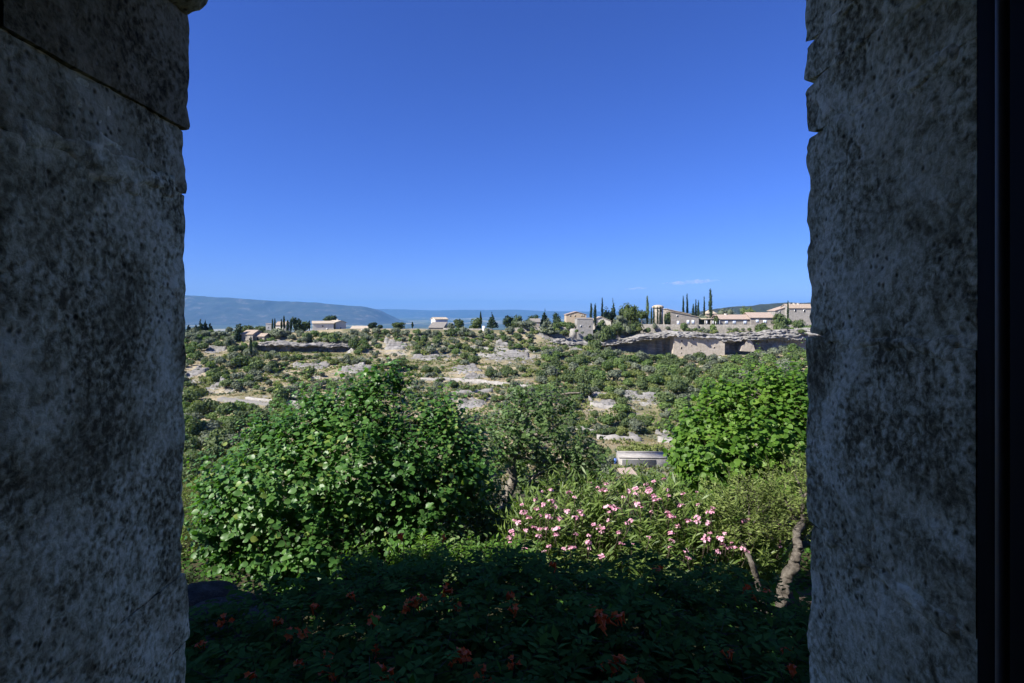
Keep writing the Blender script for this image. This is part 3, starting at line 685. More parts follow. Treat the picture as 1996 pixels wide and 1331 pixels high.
# G ochre house
h = House('gabled_house', 'ochre house with pink gable roof on the ridge', 1124, 622, 285); X, Z = h.X, h.Z
h.block(X(1104), X(1143), 0, 11, Z(613.5), 'gy', Z(607.5) - Z(613.5), 'peach', 'tile_pink', -6)
for a in (1112, 1121, 1134, 1138): h.window(X(a), Z(615.5), 0.7, 0.95, 0, 'glass', 'cream')
# D white house
h = House('white_house', 'white two storey house alone on the ridge', 862, 638, 262, R(28)); k = h.k
h.block(-3.4, 2.6, 0, 5.5, 3.6, 'gx', 0.9, 'white', 'tile_pale', -2)
h.window(-0.6, 1.9, 0.8, 1.1); h.window(1.2, 1.9, 0.8, 1.1)
h = House('stone_barn', 'low grey stone barn in front of the white house', 850, 646, 254, R(-8), 'barn'); X, Z = h.X, h.Z
h.block(X(836), X(864), 0, 6, Z(639), 'sy', 2.4, 'stone_a', 'tile_grey', -2)
h = House('stone_barn', 'small ruined stone barn with tan gable at the ridge wall', 1043, 641, 266, 0, 'barn'); X, Z = h.X, h.Z
h.block(X(1034), X(1052), 0, 6, Z(628), 'gx', 1.6, 'stone_a', 'tile_grey', -2)
# C cream houses
h = House('cream_house', 'cream house with pale roof and white window, left of the pair', 632, 648, 262, R(20)); k = h.k
h.block(-5.0, 4.2, 0, 7, 4.1, 'sy', 1.0, 'cream', 'tile_pale', -2)
h.window(1.4, 1.3, 0.9, 1.4, 0, 'glass', 'whitepaint'); h.window(-0.6, 2.9, 0.7, 0.9, 0, 'glass', 'cream')
h = House('cream_house', 'larger cream house with long shaded side wall, right of the pair', 668, 647, 268, R(38)); k = h.k
h.block(-3.4, 1.6, 0, 10.5, 4.4, 'gy', 0.9, 'cream', 'tile_pale', -2, 0.5)
h.window(-1.0, 1.5, 0.9, 1.6); h.window(1.6, 2.4, 0.9, 1.2, 3.0, 'glass', 'whitepaint', 'R'); h.window(1.6, 2.4, 0.9, 1.2, 6.5, 'glass', 'whitepaint', 'R')
h.chimney(-0.5, 5, 5.2, 0.7, 0.7)
h = House('garage', 'low garage with pale shed roof beside the cream houses', 702, 648, 258, R(5), 'garage'); k = h.k
h.block(-4.2, 4.0, 0, 5, 1.6, 'sy', 1.1, 'cream', 'tile_pale', -2)
# B
h = House('stone_tower', 'small pale stone tower beside a row of cypresses', 524, 652, 256, R(12), 'tower'); X, Z = h.X, h.Z
h.block(X(518.5), X(528.5), 0, 2.6, Z(632), 'sx', 0.3, 'concrete', 'tile_pale', -2, 0.1)
h.window(-0.3, 3.2, 0.4, 0.7, 0, 'hole_shade', 'concrete')
h = House('gabled_house', 'brown roofed house hidden behind the row of cypresses', 545, 650, 272); X, Z = h.X, h.Z
h.block(X(537), X(556), 0, 7, Z(634), 'gx', 1.6, 'cream', 'tile', -2)
# A farmhouse
h = House('farmhouse', 'grey stone farmhouse with tan gable roof above the overhang', 482, 667, 240, R(-14)); X, Z = h.X, h.Z
h.block(X(469), X(494), 0, 7, Z(652), 'gx', 1.7, 'stone_a', 'tile', -2.5)
h.block(X(495), X(515), 1.5, 6, Z(656), 'gx', 1.2, 'stone_a', 'tile', -2.5)
h.window(X(504), Z(661), 2.6, 1.3, 1.5, 'hole_shade', 'stone_a'); h.window(X(476), Z(660), 0.6, 0.9, 0, 'hole_shade', 'stone_a'); h.window(X(487), Z(660), 0.6, 0.9, 0, 'hole_shade', 'stone_a')
box_part('terrace_wall', h.o, X(437), X(467), 1.0, 1.6, -3, Z(659), 'concrete')
# cave house
h = House('cave_house', 'tall ruined wall with small dark windows built under the overhang', 1362, 700, 239.6, 0, 'house'); X, Z = h.X, h.Z
bm = bmesh.new()
pr = [(1312, 704), (1412.5, 706), (1412.5, 668.5), (1404, 664), (1396, 661), (1380, 658), (1345, 655.5), (1313.5, 654.5)]
fr = [bm.verts.new((X(a), 0.1 * math.sin(a), Z(b))) for a, b in pr]; bk = [bm.verts.new((X(a), 5.5 if a > 1330 else 6.0, Z(b))) for a, b in pr]
bm.faces.new(fr); bm.faces.new(bk[::-1])
for i in range(len(pr)): j = (i + 1) % len(pr); bm.faces.new([fr[j], fr[i], bk[i], bk[j]])
bmesh.ops.recalc_face_normals(bm, faces=bm.faces); me = bpy.data.meshes.new('wall'); bm.to_mesh(me); bm.free(); me.materials.append(MT['cavewall']); link('wall', me, h.o)
for a, b, w, hh in ((1329, 664.5, 0.6, 0.9), (1352, 661.5, 0.55, 0.9), (1380, 664.5, 0.5, 0.6), (1328, 678, 0.7, 1.1), (1348, 673.5, 0.45, 0.5), (1392, 677.5, 0.7, 0.7), (1328, 688, 0.5, 0.7)):
    h.window(X(a), Z(b), w, hh, -0.02, 'hole_shade', 'cavewall')
mb = MB(); pr = [(1444, 684), (1473, 686), (1469, 673), (1464, 662), (1457, 661), (1454, 668), (1446, 675)]; k = 240 / F
mb.add([((a - 1458) * k, 0, (684 - b) * k) for a, b in pr] + [((a - 1458) * k, 3.0, (684 - b) * k) for a, b in pr])
tagged = MB(); bm = bmesh.new(); vv = [bm.verts.new(p) for p in np.concatenate(mb.v)]; n = len(pr)
bm.faces.new(vv[:n]); bm.faces.new(vv[n:][::-1])
for i in range(n): j = (i + 1) % n; bm.faces.new([vv[j], vv[i], vv[n + i], vv[n + j]])
bmesh.ops.recalc_face_normals(bm, faces=bm.faces); me = bpy.data.meshes.new('ruined_wall'); bm.to_mesh(me); bm.free(); me.materials.append(MT['cavewall'])
tag(link('ruined_wall', me, loc=P(1458, 684, 240)), 'broken triangular stretch of ruined wall under the cliff', 'wall')

# garden and ridge walls
def ridge_wall(label, pts, th=0.6, mat='rubble', Y=None, drop=2.5):
    ps = [P(a, b, y) for a, b, y in pts]; o0 = ps[0].copy(); v = []; f = []
    pp = []
    for a, b in zip(ps[:-1], ps[1:]):
        n = max(2, int((b - a).length / 1.2))
        for t in np.linspace(0, 1, n, endpoint=False): pp.append(a.lerp(b, t))
    pp.append(ps[-1])
    for p in pp:
        q = p - o0; jit = 0.12 * float(vnoise([[p.x * 1.3, p.y, 2]])[0])
        v += [(q.x, q.y, q.z - drop), (q.x, q.y, q.z + jit), (q.x, q.y + th, q.z + jit), (q.x, q.y + th, q.z - drop)]
    for k in range(len(pp) - 1):
        for j in range(3): f.append((k * 4 + j, k * 4 + 1 + j, k * 4 + 5 + j, k * 4 + 4 + j))
    e = (len(pp) - 1) * 4; f += [(3, 2, 1, 0), (e, e + 1, e + 2, e + 3)]
    tag(link('garden_wall', np_mesh('garden_wall', v, np.array(f), MT[mat]), loc=o0), label, 'wall', 'garden walls along the ridge')
ridge_wall('long stone garden wall on the cliff in front of the long low house', [(1362, 632.5, 251.5), (1420, 632.5, 251.5), (1474, 633, 251.5)], drop=6, mat='wall_stone')
ridge_wall('stone garden wall on the cliff in front of the round tower', [(1246, 631.5, 251), (1362, 633, 251)], drop=6, mat='wall_stone')
ridge_wall('stone wall below the grey stone house at the right jamb', [(1474, 636, 252), (1512, 634, 252), (1575, 632, 254)], drop=7, mat='wall_stone')
ridge_wall('pale ridge wall between the barn and the round trees', [(864, 639, 252), (905, 640, 252), (960, 641, 252)], drop=2.8, mat='wall_stone')
ridge_wall('pale ridge wall in front of the grey cedar', [(985, 640, 254), (1030, 638, 254), (1112, 637, 254)], drop=5, mat='wall_stone')
ridge_wall('pale ridge wall left of the stone barn', [(716, 643, 253), (780, 642, 253), (836, 641, 252)], drop=2.0, mat='wall_stone')
tag(MB().box(-0.55, 0.55, -0.55, 0.55, -2, 1.3).obj('gate_pillar', MT['white'], loc=P(943, 641, 251)), 'square white gate pillar on the ridge wall', 'pillar')
MBp = None

# flat roofed building low in the valley
h = House('flat_roofed_building', 'flat concrete roofed building below the wooded slope', 1251, 908, 98, R(-3), 'building'); X, Z = h.X, h.Z
box_part('wall', h.o, X(1207.3), X(1301.7), 0.1, 3.9, -3, Z(893), 'stone_grey')
box_part('roof', h.o, X(1207), X(1302), 0, 4.0, Z(892.8), Z(891.8), 'stone_grey')
box_part('parapet', h.o, X(1207), X(1302), 3.7, 4.05, Z(891.7), Z(890.5), 'stone_grey')
h2 = box_part('louvre_panel', h.o, X(1213), X(1278), 0.03, 0.098, Z(908), Z(896), 'gravel')
for k in range(6): box_part('slat', h2, X(1213), X(1278), -0.02, 0.028, Z(907.6 - k * 2.1), Z(906.6 - k * 2.1), 'gravel')
box_part('blue_panel', h.o, X(1198), X(1203), 0.3, 0.5, Z(906), Z(895), 'blue')
h = House('tile_roofed_shed', 'little shed with pink tiled roof below the flat concrete roof', 1231, 942, 84, R(12), 'shed'); X, Z = h.X, h.Z
h.block(X(1222), X(1246), 0, 3, Z(936), 'sy', 0.8, 'stone_a', 'tile_pink', -3, 0.2)

# parked cars near the cream houses
def car(px, py, Y, col, label):
    e = tag(empty('parked_car', P(px, py, Y), R(25)), label, 'car', 'cars parked beside the cream houses')
    bm = bmesh.new(); pr = [(-2.0, .35), (2.0, .35), (2.05, .75), (1.25, .95), (0.75, 1.42), (-1.0, 1.45), (-1.7, 1.0), (-2.05, .9)]
    for s_ in (-0.85, 0.85): [bm.verts.new((a, s_, b)) for a, b in pr]
    bm.verts.ensure_lookup_table(); n = len(pr); bm.faces.new(bm.verts[:n]); bm.faces.new(bm.verts[n:][::-1])
    for i in range(n): j = (i + 1) % n; bm.faces.new([bm.verts[i], bm.verts[j], bm.verts[n + j], bm.verts[n + i]])
    bmesh.ops.recalc_face_normals(bm, faces=bm.faces); me = bpy.data.meshes.new('body'); bm.to_mesh(me); bm.free(); me.materials.append(col); link('body', me, e)
    for s_ in (-1, 1):
        box_part('window', e, -1.0, 0.7, s_ * 0.86 - 0.01, s_ * 0.86 + 0.01, 1.0, 1.35, 'glass')
        for a in (-1.25, 1.25):
            mb = MB(); mb.tube([(a, s_ * 0.72, 0.32), (a, s_ * 0.9, 0.32)], 0.32, 14); mb.obj('wheel', MT['tyre'], e)
paint_w = flat('white_car_paint', (0.75, 0.76, 0.78), 0.25); paint_s = flat('silver_car_paint', (0.42, 0.43, 0.45), 0.25)
car(709, 648, 252, paint_w, 'white car parked right of the cream houses')
car(721, 648, 254, paint_s, 'silver car parked behind the white car')

# ------------------------------------------------------------------ foliage building
def unit(v): return v / (np.linalg.norm(v, axis=-1, keepdims=True) + 1e-9)
def rdir(n, g=None):
    g = g or rng; return unit((g or rng).normal(size=(n, 3)))

def place_leaves(tv, tf, pos, d, nrm, size, rnd, wid=None):
    """tv (k,3) template along +x with +z up; returns verts, faces, rnd"""
    d = unit(d); y = unit(np.cross(nrm, d)); z = np.cross(d, y)
    k = len(tv); wy = (size if wid is None else wid)
    v = pos[:, None] + tv[None, :, 0:1] * (size[:, None, None] * d[:, None]) + tv[None, :, 1:2] * (wy[:, None, None] * y[:, None]) + tv[None, :, 2:3] * (size[:, None, None] * z[:, None])
    f = (np.arange(len(pos)) * k)[:, None, None] + np.asarray(tf)[None]
    return v.reshape(-1, 3), f.reshape(-1, f.shape[-1]), np.repeat(rnd, k)

QUAD = (np.array([(0, 0, 0), (0.5, -0.5, 0.06), (1, 0, 0), (0.5, 0.5, 0.06)]), [(0, 1, 2, 3)])
LANCE = (np.array([(0, 0, 0), (0.45, -0.5, 0.05), (1, 0, -0.08), (0.45, 0.5, 0.05)]), [(0, 1, 2, 3)])
_b = [(0, 0, 0), (0.33, 0, -0.03), (0.68, 0, -0.03), (1, 0, -0.16),
      (0.08, 0.22, 0.04), (0.33, 0.42, 0.06), (0.64, 0.36, 0.03), (0.86, 0.17, -0.06),
      (0.08, -0.22, 0.04), (0.33, -0.42, 0.06), (0.64, -0.36, 0.03), (0.86, -0.17, -0.06)]
BROAD = (np.array(_b), [(0, 1, 5, 4), (1, 2, 6, 5), (2, 3, 7, 6), (0, 8, 9, 1), (1, 9, 10, 2), (2, 10, 11, 3)])

def lobes(g, n, squash, spread):
    c = rdir(n, g) * spread * g.uniform(0.4, 1, (n, 1)); c[:, 2] = np.abs(c[:, 2]) * squash
    r = g.uniform(0.26, 0.60, n); return c, r

def bush_mesh(name, seed, mat, nleaf=620, nl=9, squash=0.8, lsize=(0.10, 0.19), trunk=0.12, spread=0.55, flatten=1.0):
    """unit shrub: about 2 wide, foot at z=0"""
    g = np.random.default_rng(seed); c, r = lobes(g, nl, squash, spread)
    w = r ** 2; k = g.choice(nl, nleaf, p=w / w.sum()); n = rdir(nleaf, g); n[:, 2] = np.where(n[:, 2] < -0.35, -n[:, 2], n[:, 2])
    rad = r[k] * (1.04 - 0.22 * g.random(nleaf) ** 2 + 0.10 * g.normal(size=nleaf) * (g.random(nleaf) < 0.25))
    pos = c[k] + n * rad[:, None]; lift = -(c[:, 2] - r).min() * 0.86 + trunk; pos[:, 2] = pos[:, 2] * flatten + lift * flatten
    nr = unit(n + 0.75 * rdir(nleaf, g)); d = unit(np.cross(nr, rdir(nleaf, g)))
    s = g.uniform(*lsize, nleaf); clump = vnoise(pos * 2.2 + seed)
    rnd = np.clip(0.5 + 0.28 * clump + 0.20 * g.normal(size=nleaf), 0, 1)
    v, f, rr = place_leaves(*QUAD, pos - d * s[:, None] * 0.5, d, nr, s * 1.2, rnd)
    mb = MB(); mb.tube([(0, 0, -0.25), (0.02, 0.01, 0.2), (0.05, 0, lift * 0.8)], [0.07, 0.055, 0.04], 5)
    tv = np.concatenate(mb.v); q = np.concatenate(mb.f4); t3 = np.concatenate(mb.f3)
    # rounded cores keep the crown from being see-through
    cv = []; cf = []; off = len(v) + len(tv)
    for ci, ri in zip(c, r):
        bm = bmesh.new(); bmesh.ops.create_icosphere(bm, subdivisions=1, radius=1); a = np.array([x.co[:] for x in bm.verts]); fa = np.array([[x.index for x in y.verts] for y in bm.faces]); bm.free()
        b = a * ri * 0.72 * (1 + 0.18 * vnoise(a * 2 + seed))[:, None] + ci; b[:, 2] = (b[:, 2] + lift) * flatten
        cv.append(b); cf.append(fa + off); off += len(b)
    cv = np.concatenate(cv); cf = np.concatenate(cf)
    V = np.concatenate([v, tv, cv]); rn = np.concatenate([rr, np.zeros(len(tv)), np.full(len(cv), 0.35)])
    mi_ = np.concatenate([np.zeros(len(f)), np.ones(len(q)), np.ones(len(t3)), np.zeros(len(cf))])
    return np_mesh(name, V, [f, q + len(v), t3 + len(v), cf], [mat, MT['twig']], rn, False, mi_)

def crown_mesh(name, seed, mat, cells, nleaf, lsize, up=0.0):
    """cells: list of ((x,y,z), (rx,ry,rz)) in metres, foot at z=0"""
    g = np.random.default_rng(seed); c = np.array([a for a, b in cells]); r = np.array([b for a, b in cells], float)
    w = (r[:, 0] * r[:, 2]); k = g.choice(len(c), nleaf, p=w / w.sum()); n = rdir(nleaf, g)
    pos = c[k] + n * r[k] * (1.03 - 0.25 * g.random((nleaf, 1)) ** 2)
    nr = unit(n / r[k] * r[k].min() + 0.6 * rdir(nleaf, g)); d = unit(np.cross(nr, rdir(nleaf, g)) + np.array([0, 0, up]))
    s = g.uniform(*lsize, nleaf); rnd = np.clip(0.5 + 0.28 * vnoise(pos * 0.9 + seed) + 0.2 * g.normal(size=nleaf), 0, 1)
    v, f, rr = place_leaves(*QUAD, pos - d * s[:, None] * 0.5, d, nr, s * 1.25, rnd, s * (1.0 if up < 0.5 else 0.55))
    cv = []; cf = []; off = len(v)
    for ci, ri in zip(c, r):
        bm = bmesh.new(); bmesh.ops.create_icosphere(bm, subdivisions=1, radius=1); a = np.array([x.co[:] for x in bm.verts]); fa = np.array([[x.index for x in y.verts] for y in bm.faces]); bm.free()
        cv.append(a * ri * 0.78 + ci); cf.append(fa + off); off += len(a)
    cv = np.concatenate(cv)
    return np_mesh(name, np.concatenate([v, cv]), [f, np.concatenate(cf)], mat, np.concatenate([rr, np.full(len(cv), 0.1)]))

BUSH = {}
for kind, mat, kw in (('oak', 'oak', dict()), ('olive', 'olive', dict(nleaf=520, spread=0.6, squash=0.7, trunk=0.2)), ('green', 'green', dict(squash=0.7)), ('scrub', 'scrub', dict(nleaf=480, squash=0.55, flatten=0.75, spread=0.65, trunk=0.0))):
    BUSH[kind] = [bush_mesh(kind + '_bush', 100 + 13 * i + len(kind), MT[mat], **kw) for i in range(8)]

SHRUB = {'green': ('leafy_shrub', 'mid green leafy shrub', 'bush'), 'oak': ('evergreen_oak', 'dark green evergreen oak', 'tree'), 'olive': ('olive_tree', 'grey green olive tree', 'tree'), 'scrub': ('scrub_bush', 'yellow green scrub bush', 'bush')}
def zone(px, py):
    if py < 662: return 'on the ridge by the garden walls'
    if px > 1290: return 'on the wooded slope under the cave house' if py < 735 else 'on the slope behind the bright leafy tree'
    if px > 1110: return 'on the slope below the dark cave' if py < 740 else 'above the flat concrete roof'
    if px > 880: return 'around the large limestone slab' if py < 735 else 'below the golden grass terrace'
    if px > 690: return 'below the white house' if py < 705 else 'above the top of the hazel'
    if py < 700: return 'around the overhang by the grey farmhouse'
    return 'on the slope above the climbing road' if py < 768 else 'in the hollow beside the left jamb'

FARB = {}
def far_bush(kind, px, py, wpx, hk=1.0, Y=None):
    c = ground_at(px, py) if Y is None else P(px, py, Y)
    s = wpx / F * c.y / 2.0
    nm, lb, cat = SHRUB[kind]; z = zone(px, py)
    o = link(nm, random.choice(BUSH[kind]), loc=c - Vector((0, 0, 0.12 * s)), rot=(0, 0, random.uniform(0, 6.28)), scale=(s * random.uniform(0.9, 1.12), s * random.uniform(0.9, 1.1), s * hk * random.uniform(0.85, 1.1)))
    FARB.setdefault((kind, z), []).append((px, o)); tag(o, lb, cat)
    return o

# shrubs that can be told apart in the photograph: kind, px, foot py, width px, height factor
SPOT = [('olive', 712, 652, 22, .9), ('olive', 735, 651, 26, .8), ('oak', 752, 653, 24, .9), ('olive', 770, 652, 24, .9), ('olive', 790, 654, 26, .8), ('green', 812, 653, 22, .8), ('olive', 828, 655, 22, .8), ('olive', 690, 655, 24, .8), ('olive', 660, 657, 26, .8), ('oak', 632, 658, 22, .9), ('green', 612, 656, 24, 1),
        ('oak', 441, 757, 34, .9), ('oak', 957, 736, 28, 1.1), ('oak', 990, 729, 22, 1.0), ('oak', 835, 727, 26, .9), ('oak', 778, 722, 36, 1.1), ('oak', 925, 709, 28, 1.0), ('oak', 604, 732, 26, 1.0),
        ('oak', 1211, 826, 30, 1.5), ('scrub', 1210, 850, 26, 1.2), ('oak', 1172, 825, 24, 1.1), ('scrub', 1128, 812, 26, 1.0), ('oak', 598, 668, 26, 1.2), ('oak', 650, 668, 30, 1.0),
        ('scrub', 1217, 885, 40, .9), ('scrub', 1250, 884, 60, 1.0), ('scrub', 1283, 892, 44, 1.3), ('oak', 1267, 896, 36, .9), ('oak', 1140, 752, 44, 1.1), ('oak', 1135, 776, 40, 1.1),
        ('oak', 1300, 790, 50, 1.0), ('oak', 1320, 770, 50, 1.0), ('oak', 1292, 740, 40, 1.1), ('scrub', 1300, 745, 44, .9), ('olive', 1265, 730, 34, 1), ('olive', 1240, 725, 30, 1), ('olive', 1195, 742, 30, 1),
        ('oak', 1363, 706, 36, 1.0), ('olive', 1388, 708, 30, 1.0), ('oak', 1332, 714, 26, 1), ('green', 1297, 684, 20, 1.3), ('oak', 1160, 686, 38, 1.0), ('scrub', 1146, 684, 26, 1.2),
        ('oak', 1235, 650, 26, 1.2), ('olive', 1222, 650, 26, 1.1), ('oak', 1208, 646, 26, 1.2), ('oak', 1172, 644, 22, 1.3), ('oak', 1180, 668, 40, 1.4), ('olive', 1170, 660, 26, 1.2), ('oak', 1115, 640, 26, 1), ('oak', 1080, 640, 24, 1),
        ('oak', 1484, 652, 26, 1.6), ('oak', 1493, 664, 30, 1.0), ('oak', 1520, 636, 34, 1.4), ('oak', 1532, 622, 24, 1.4), ('oak', 1558, 636, 26, 1.0), ('oak', 1390, 649, 18, 1.5), ('oak', 1333, 644, 18, 1.2), ('olive', 1277, 638, 12, 1.5),
        ('oak', 690, 682, 34, 1.1), ('olive', 570, 664, 20, .9), ('olive', 545, 660, 40, .7), ('oak', 470, 716, 40, 1), ('oak', 500, 724, 40, .9), ('oak', 530, 722, 34, .9), ('oak', 412, 806, 40, 1.1), ('oak', 385, 815, 46, 1.2),
        ('scrub', 380, 775, 46, 1.2), ('oak', 440, 815, 44, 1.1), ('oak', 380, 860, 60, 1.2), ('olive', 415, 850, 46, 1.2), ('scrub', 390, 840, 40, 1.2), ('oak', 370, 890, 50, 1.2), ('oak', 425, 880, 56, 1.2), ('oak', 390, 915, 50, 1.3), ('olive', 405, 880, 50, 1.2), ('oak', 365, 925, 44, 1.3), ('oak', 460, 850, 50, 1.1), ('olive', 480, 820, 34, .9), ('oak', 370, 945, 50, 1.2), ('oak', 410, 935, 40, 1.2)]
for k, px, py, w, hk in SPOT: far_bush(k, px, py, w, hk)

def density(px, py):
    """chance, width range in px, weights of oak / olive / scrub / green"""
    if px > 1100 and 694 < py < 815: return 1.0, (26, 46), (0.34, 0.18, 0.16, 0.32)
    if px > 1290: return 1.0, (26, 46), (0.34, 0.18, 0.16, 0.32)
    if px > 1120 and py >= 815: return 0.8, (18, 36), (0.25, 0.15, 0.3, 0.3)
    if px > 1050 and 660 < py <= 694: return 0.6, (18, 32), (0.4, 0.25, 0.1, 0.25)
    if px > 1050: return 0.95, (20, 38), (0.35, 0.25, 0.12, 0.28)
    if px > 690:
        if py < 690: return 0.9, (12, 26), (0.32, 0.42, 0.12, 0.14)
        if 738 < py < 752: return 0.15, (12, 22), (0.4, 0.4, 0.2, 0.1)
        return 0.62, (10, 26), (0.30, 0.42, 0.14, 0.14)
    if py < 668: return 0.8, (16, 28), (0.22, 0.6, 0.05, 0.13)
    if 500 < px < 690 and py < 694: return 0.22, (11, 22), (0.4, 0.4, 0.1, 0.1)
    if px < 560 and py > 785: return 1.0, (28, 54), (0.36, 0.16, 0.16, 0.32)
    if px < 500: return 0.9, (12, 34), (0.32, 0.40, 0.10, 0.18)
    return 0.62, (10, 26), (0.3, 0.44, 0.12, 0.14)
def hidden(px, py):
    """behind the garden plants or the stone jambs"""
    if px < 345 or px > 1592: return True
    if ((px - 705) / 205) ** 2 + ((py - 905) / 120) ** 2 < 1: return True
    if 900 < px < 1150 and py > 860: return True
    if ((px - 1480) / 150) ** 2 + ((py - 860) / 90) ** 2 < 1: return True
    return py > 905 and px > 450
placed = [(px, py, w) for _, px, py, w, _ in SPOT]
def clear(px, py, w):
    # roads, rocks, walls and buildings stay open
    for a, b, c_, d, *_ in RP:
        if a - w * 0.2 < px < b + w * 0.2 and c_ + 2 < py < d + w * 0.7: return False
    if 395 < px < 540 and 766 < py < 806 and abs(py - (770 + (px - 395) * 0.15)) < 14 + w * 0.3: return False
    if 1195 < px < 1306 and py > 846: return False
    if 1150 < px < 1255 and 853 < py < 886: return False
    if 498 < px < 690 and 668 < py < 700: return random.random() < 0.12
    if 465 < px < 520 and 650 < py < 672: return False
    if 1205 < px < 1540 and py < 706: return False
    if 1308 < px < 1416 and py < 718: return random.random() < 0.3
    if 1108 < px < 1205 and 640 < py < 690: return False
    if 600 < px < 725 and py < 655: return False
    return True
cnt = {'oak': 0, 'olive': 0, 'scrub': 0, 'green': 0}
tries = 0
while tries < 16000 and sum(cnt.values()) < 1000:
    tries += 1
    px = random.uniform(340, 1600); py = 650 + (random.random() ** 1.25) * 260
    if hidden(px, py): continue
    dn, (w0, w1), pk = density(px, py)
    if random.random() > dn: continue
    w = random.uniform(w0, w1) * (0.85 + 0.15 * (py - 650) / 150)
    if not clear(px, py, w): continue
    if any(abs(px - a) < (w + c_) * 0.24 and abs(py - b) < (w + c_) * 0.115 for a, b, c_ in placed): continue
    k = random.choices(('oak', 'olive', 'scrub', 'green'), pk)[0]
    if cnt[k] >= 262: continue
    cnt[k] += 1; placed.append((px, py, w)); far_bush(k, px, py, w, random.uniform(0.8, 1.15))

for q in range(46):
    px = random.uniform(1060, 1575)
    far_bush(random.choice(('oak', 'green', 'olive', 'scrub')), px, random.uniform(643, 652), random.uniform(8, 18), random.uniform(0.7, 1.2), Y=random.uniform(241.5, 249))
for q in range(22):
    far_bush(random.choice(('oak', 'olive', 'olive', 'green')), random.uniform(500, 700), random.uniform(664, 671), random.uniform(9, 20), random.uniform(0.7, 1.1), Y=random.uniform(228, 233))
for q in range(12):
    far_bush(random.choice(('oak', 'olive', 'scrub')), random.uniform(505, 690), random.uniform(693, 702), random.uniform(9, 18), random.uniform(0.7, 1.1))
for k, px, py, w, hk, Y in (('oak', 1333, 646, 20, 1.3, 249), ('olive', 1349, 646, 11, 1, 249), ('green', 1389, 649, 19, 1.5, 249), ('olive', 1371, 647, 12, 1.1, 249.5), ('oak', 1484, 652, 26, 1.6, 248), ('oak', 1495, 662, 32, 1.1, 246), ('olive', 1421, 645, 10, 1.1, 250), ('scrub', 1440, 647, 11, 1, 249.5), ('oak', 1461, 646, 11, 1.1, 250),
                            ('olive', 1277, 643, 14, 1.6, 249.5), ('oak', 1262, 650, 17, 1.1, 248), ('oak', 1240, 651, 30, 1.2, 247), ('olive', 1221, 652, 28, 1.2, 247), ('oak', 1205, 650, 26, 1.4, 247), ('oak', 1172, 646, 22, 1.4, 250), ('oak', 1183, 672, 40, 1.5, 243), ('olive', 1170, 664, 28, 1.3, 244), ('oak', 1519, 640, 36, 1.5, 255), ('green', 1534, 640, 26, 1.5, 256), ('oak', 1556, 644, 28, 1.1, 253), ('scrub', 1566, 655, 26, 1, 249), ('green', 1545, 660, 26, 1, 246),
                            ('oak', 1113, 645, 26, 1.1, 249), ('green', 1098, 640, 24, 1.1, 258), ('oak', 1085, 646, 26, 1, 252), ('olive', 1302, 644, 14, 1, 249.5), ('scrub', 1316, 646, 12, 0.8, 249.5), ('oak', 1148, 668, 24, 1.1, 244), ('scrub', 1146, 686, 28, 1.1, 240), ('green', 1130, 690, 26, 1.1, 239)):
    far_bush(k, px, py, w, hk, Y=Y)
# a belt of bushes along the foot of the cliff
for px in np.arange(1062, 1580, 11.0):
    k = random.choices(('oak', 'green', 'olive'), (0.45, 0.35, 0.2))[0]; q = random.uniform(704, 714) - (12 if px < 1190 or px > 1470 else 0)
    far_bush(k, px + random.uniform(-4, 4), q, random.uniform(18, 32), random.uniform(0.75, 1.05))
for k, px, py, w in (('green', 905, 905, 50), ('oak', 940, 925, 56), ('olive', 975, 910, 48), ('green', 1010, 930, 56), ('oak', 1050, 915, 56), ('scrub', 1085, 935, 56), ('green', 1110, 905, 46), ('oak', 1140, 935, 60), ('scrub', 1165, 912, 44), ('olive', 1185, 940, 46), ('green', 1130, 885, 36), ('olive', 1090, 880, 36),
                     ('oak', 1040, 880, 40), ('green', 1000, 885, 40), ('oak', 960, 880, 40), ('green', 620, 930, 60), ('oak', 690, 925, 60), ('green', 760, 930, 60), ('oak', 830, 925, 60), ('oak', 540, 925, 60), ('green', 870, 945, 60), ('scrub', 1205, 960, 50), ('green', 1285, 945, 44), ('green', 1262, 948, 34), ('scrub', 1110, 950, 50), ('green', 1150, 955, 50), ('olive', 1180, 925, 40), ('scrub', 1225, 945, 40), ('green', 1245, 958, 44), ('oak', 1300, 962, 44), ('scrub', 1272, 962, 40), ('oak', 1075, 955, 50), ('green', 1020, 958, 50), ('scrub', 1120, 870, 30), ('olive', 1150, 872, 30)):
    far_bush(k, px, py, w, random.uniform(0.9, 1.2))
ORD = lambda n: '%d%s' % (n, 'th' if 10 <= n % 100 <= 20 else {1: 'st', 2: 'nd', 3: 'rd'}.get(n % 10, 'th'))
for (k, z), lst in FARB.items():
    nm, lb, cat = SHRUB[k]; lst.sort(key=lambda t: t[0])
    for i, (_, o) in enumerate(lst):
        o['group'] = '%s %s' % ({'tree': lb + 's', 'bush': lb.replace('bush', 'bushes') if 'bush' in lb else lb + 's'}.get(cat, lb) if k != 'oak' else lb + 's', z)
        o['label'] = '%s %s' % (lb, z) + (', %s from the left' % ORD(i + 1) if len(lst) > 1 else '')
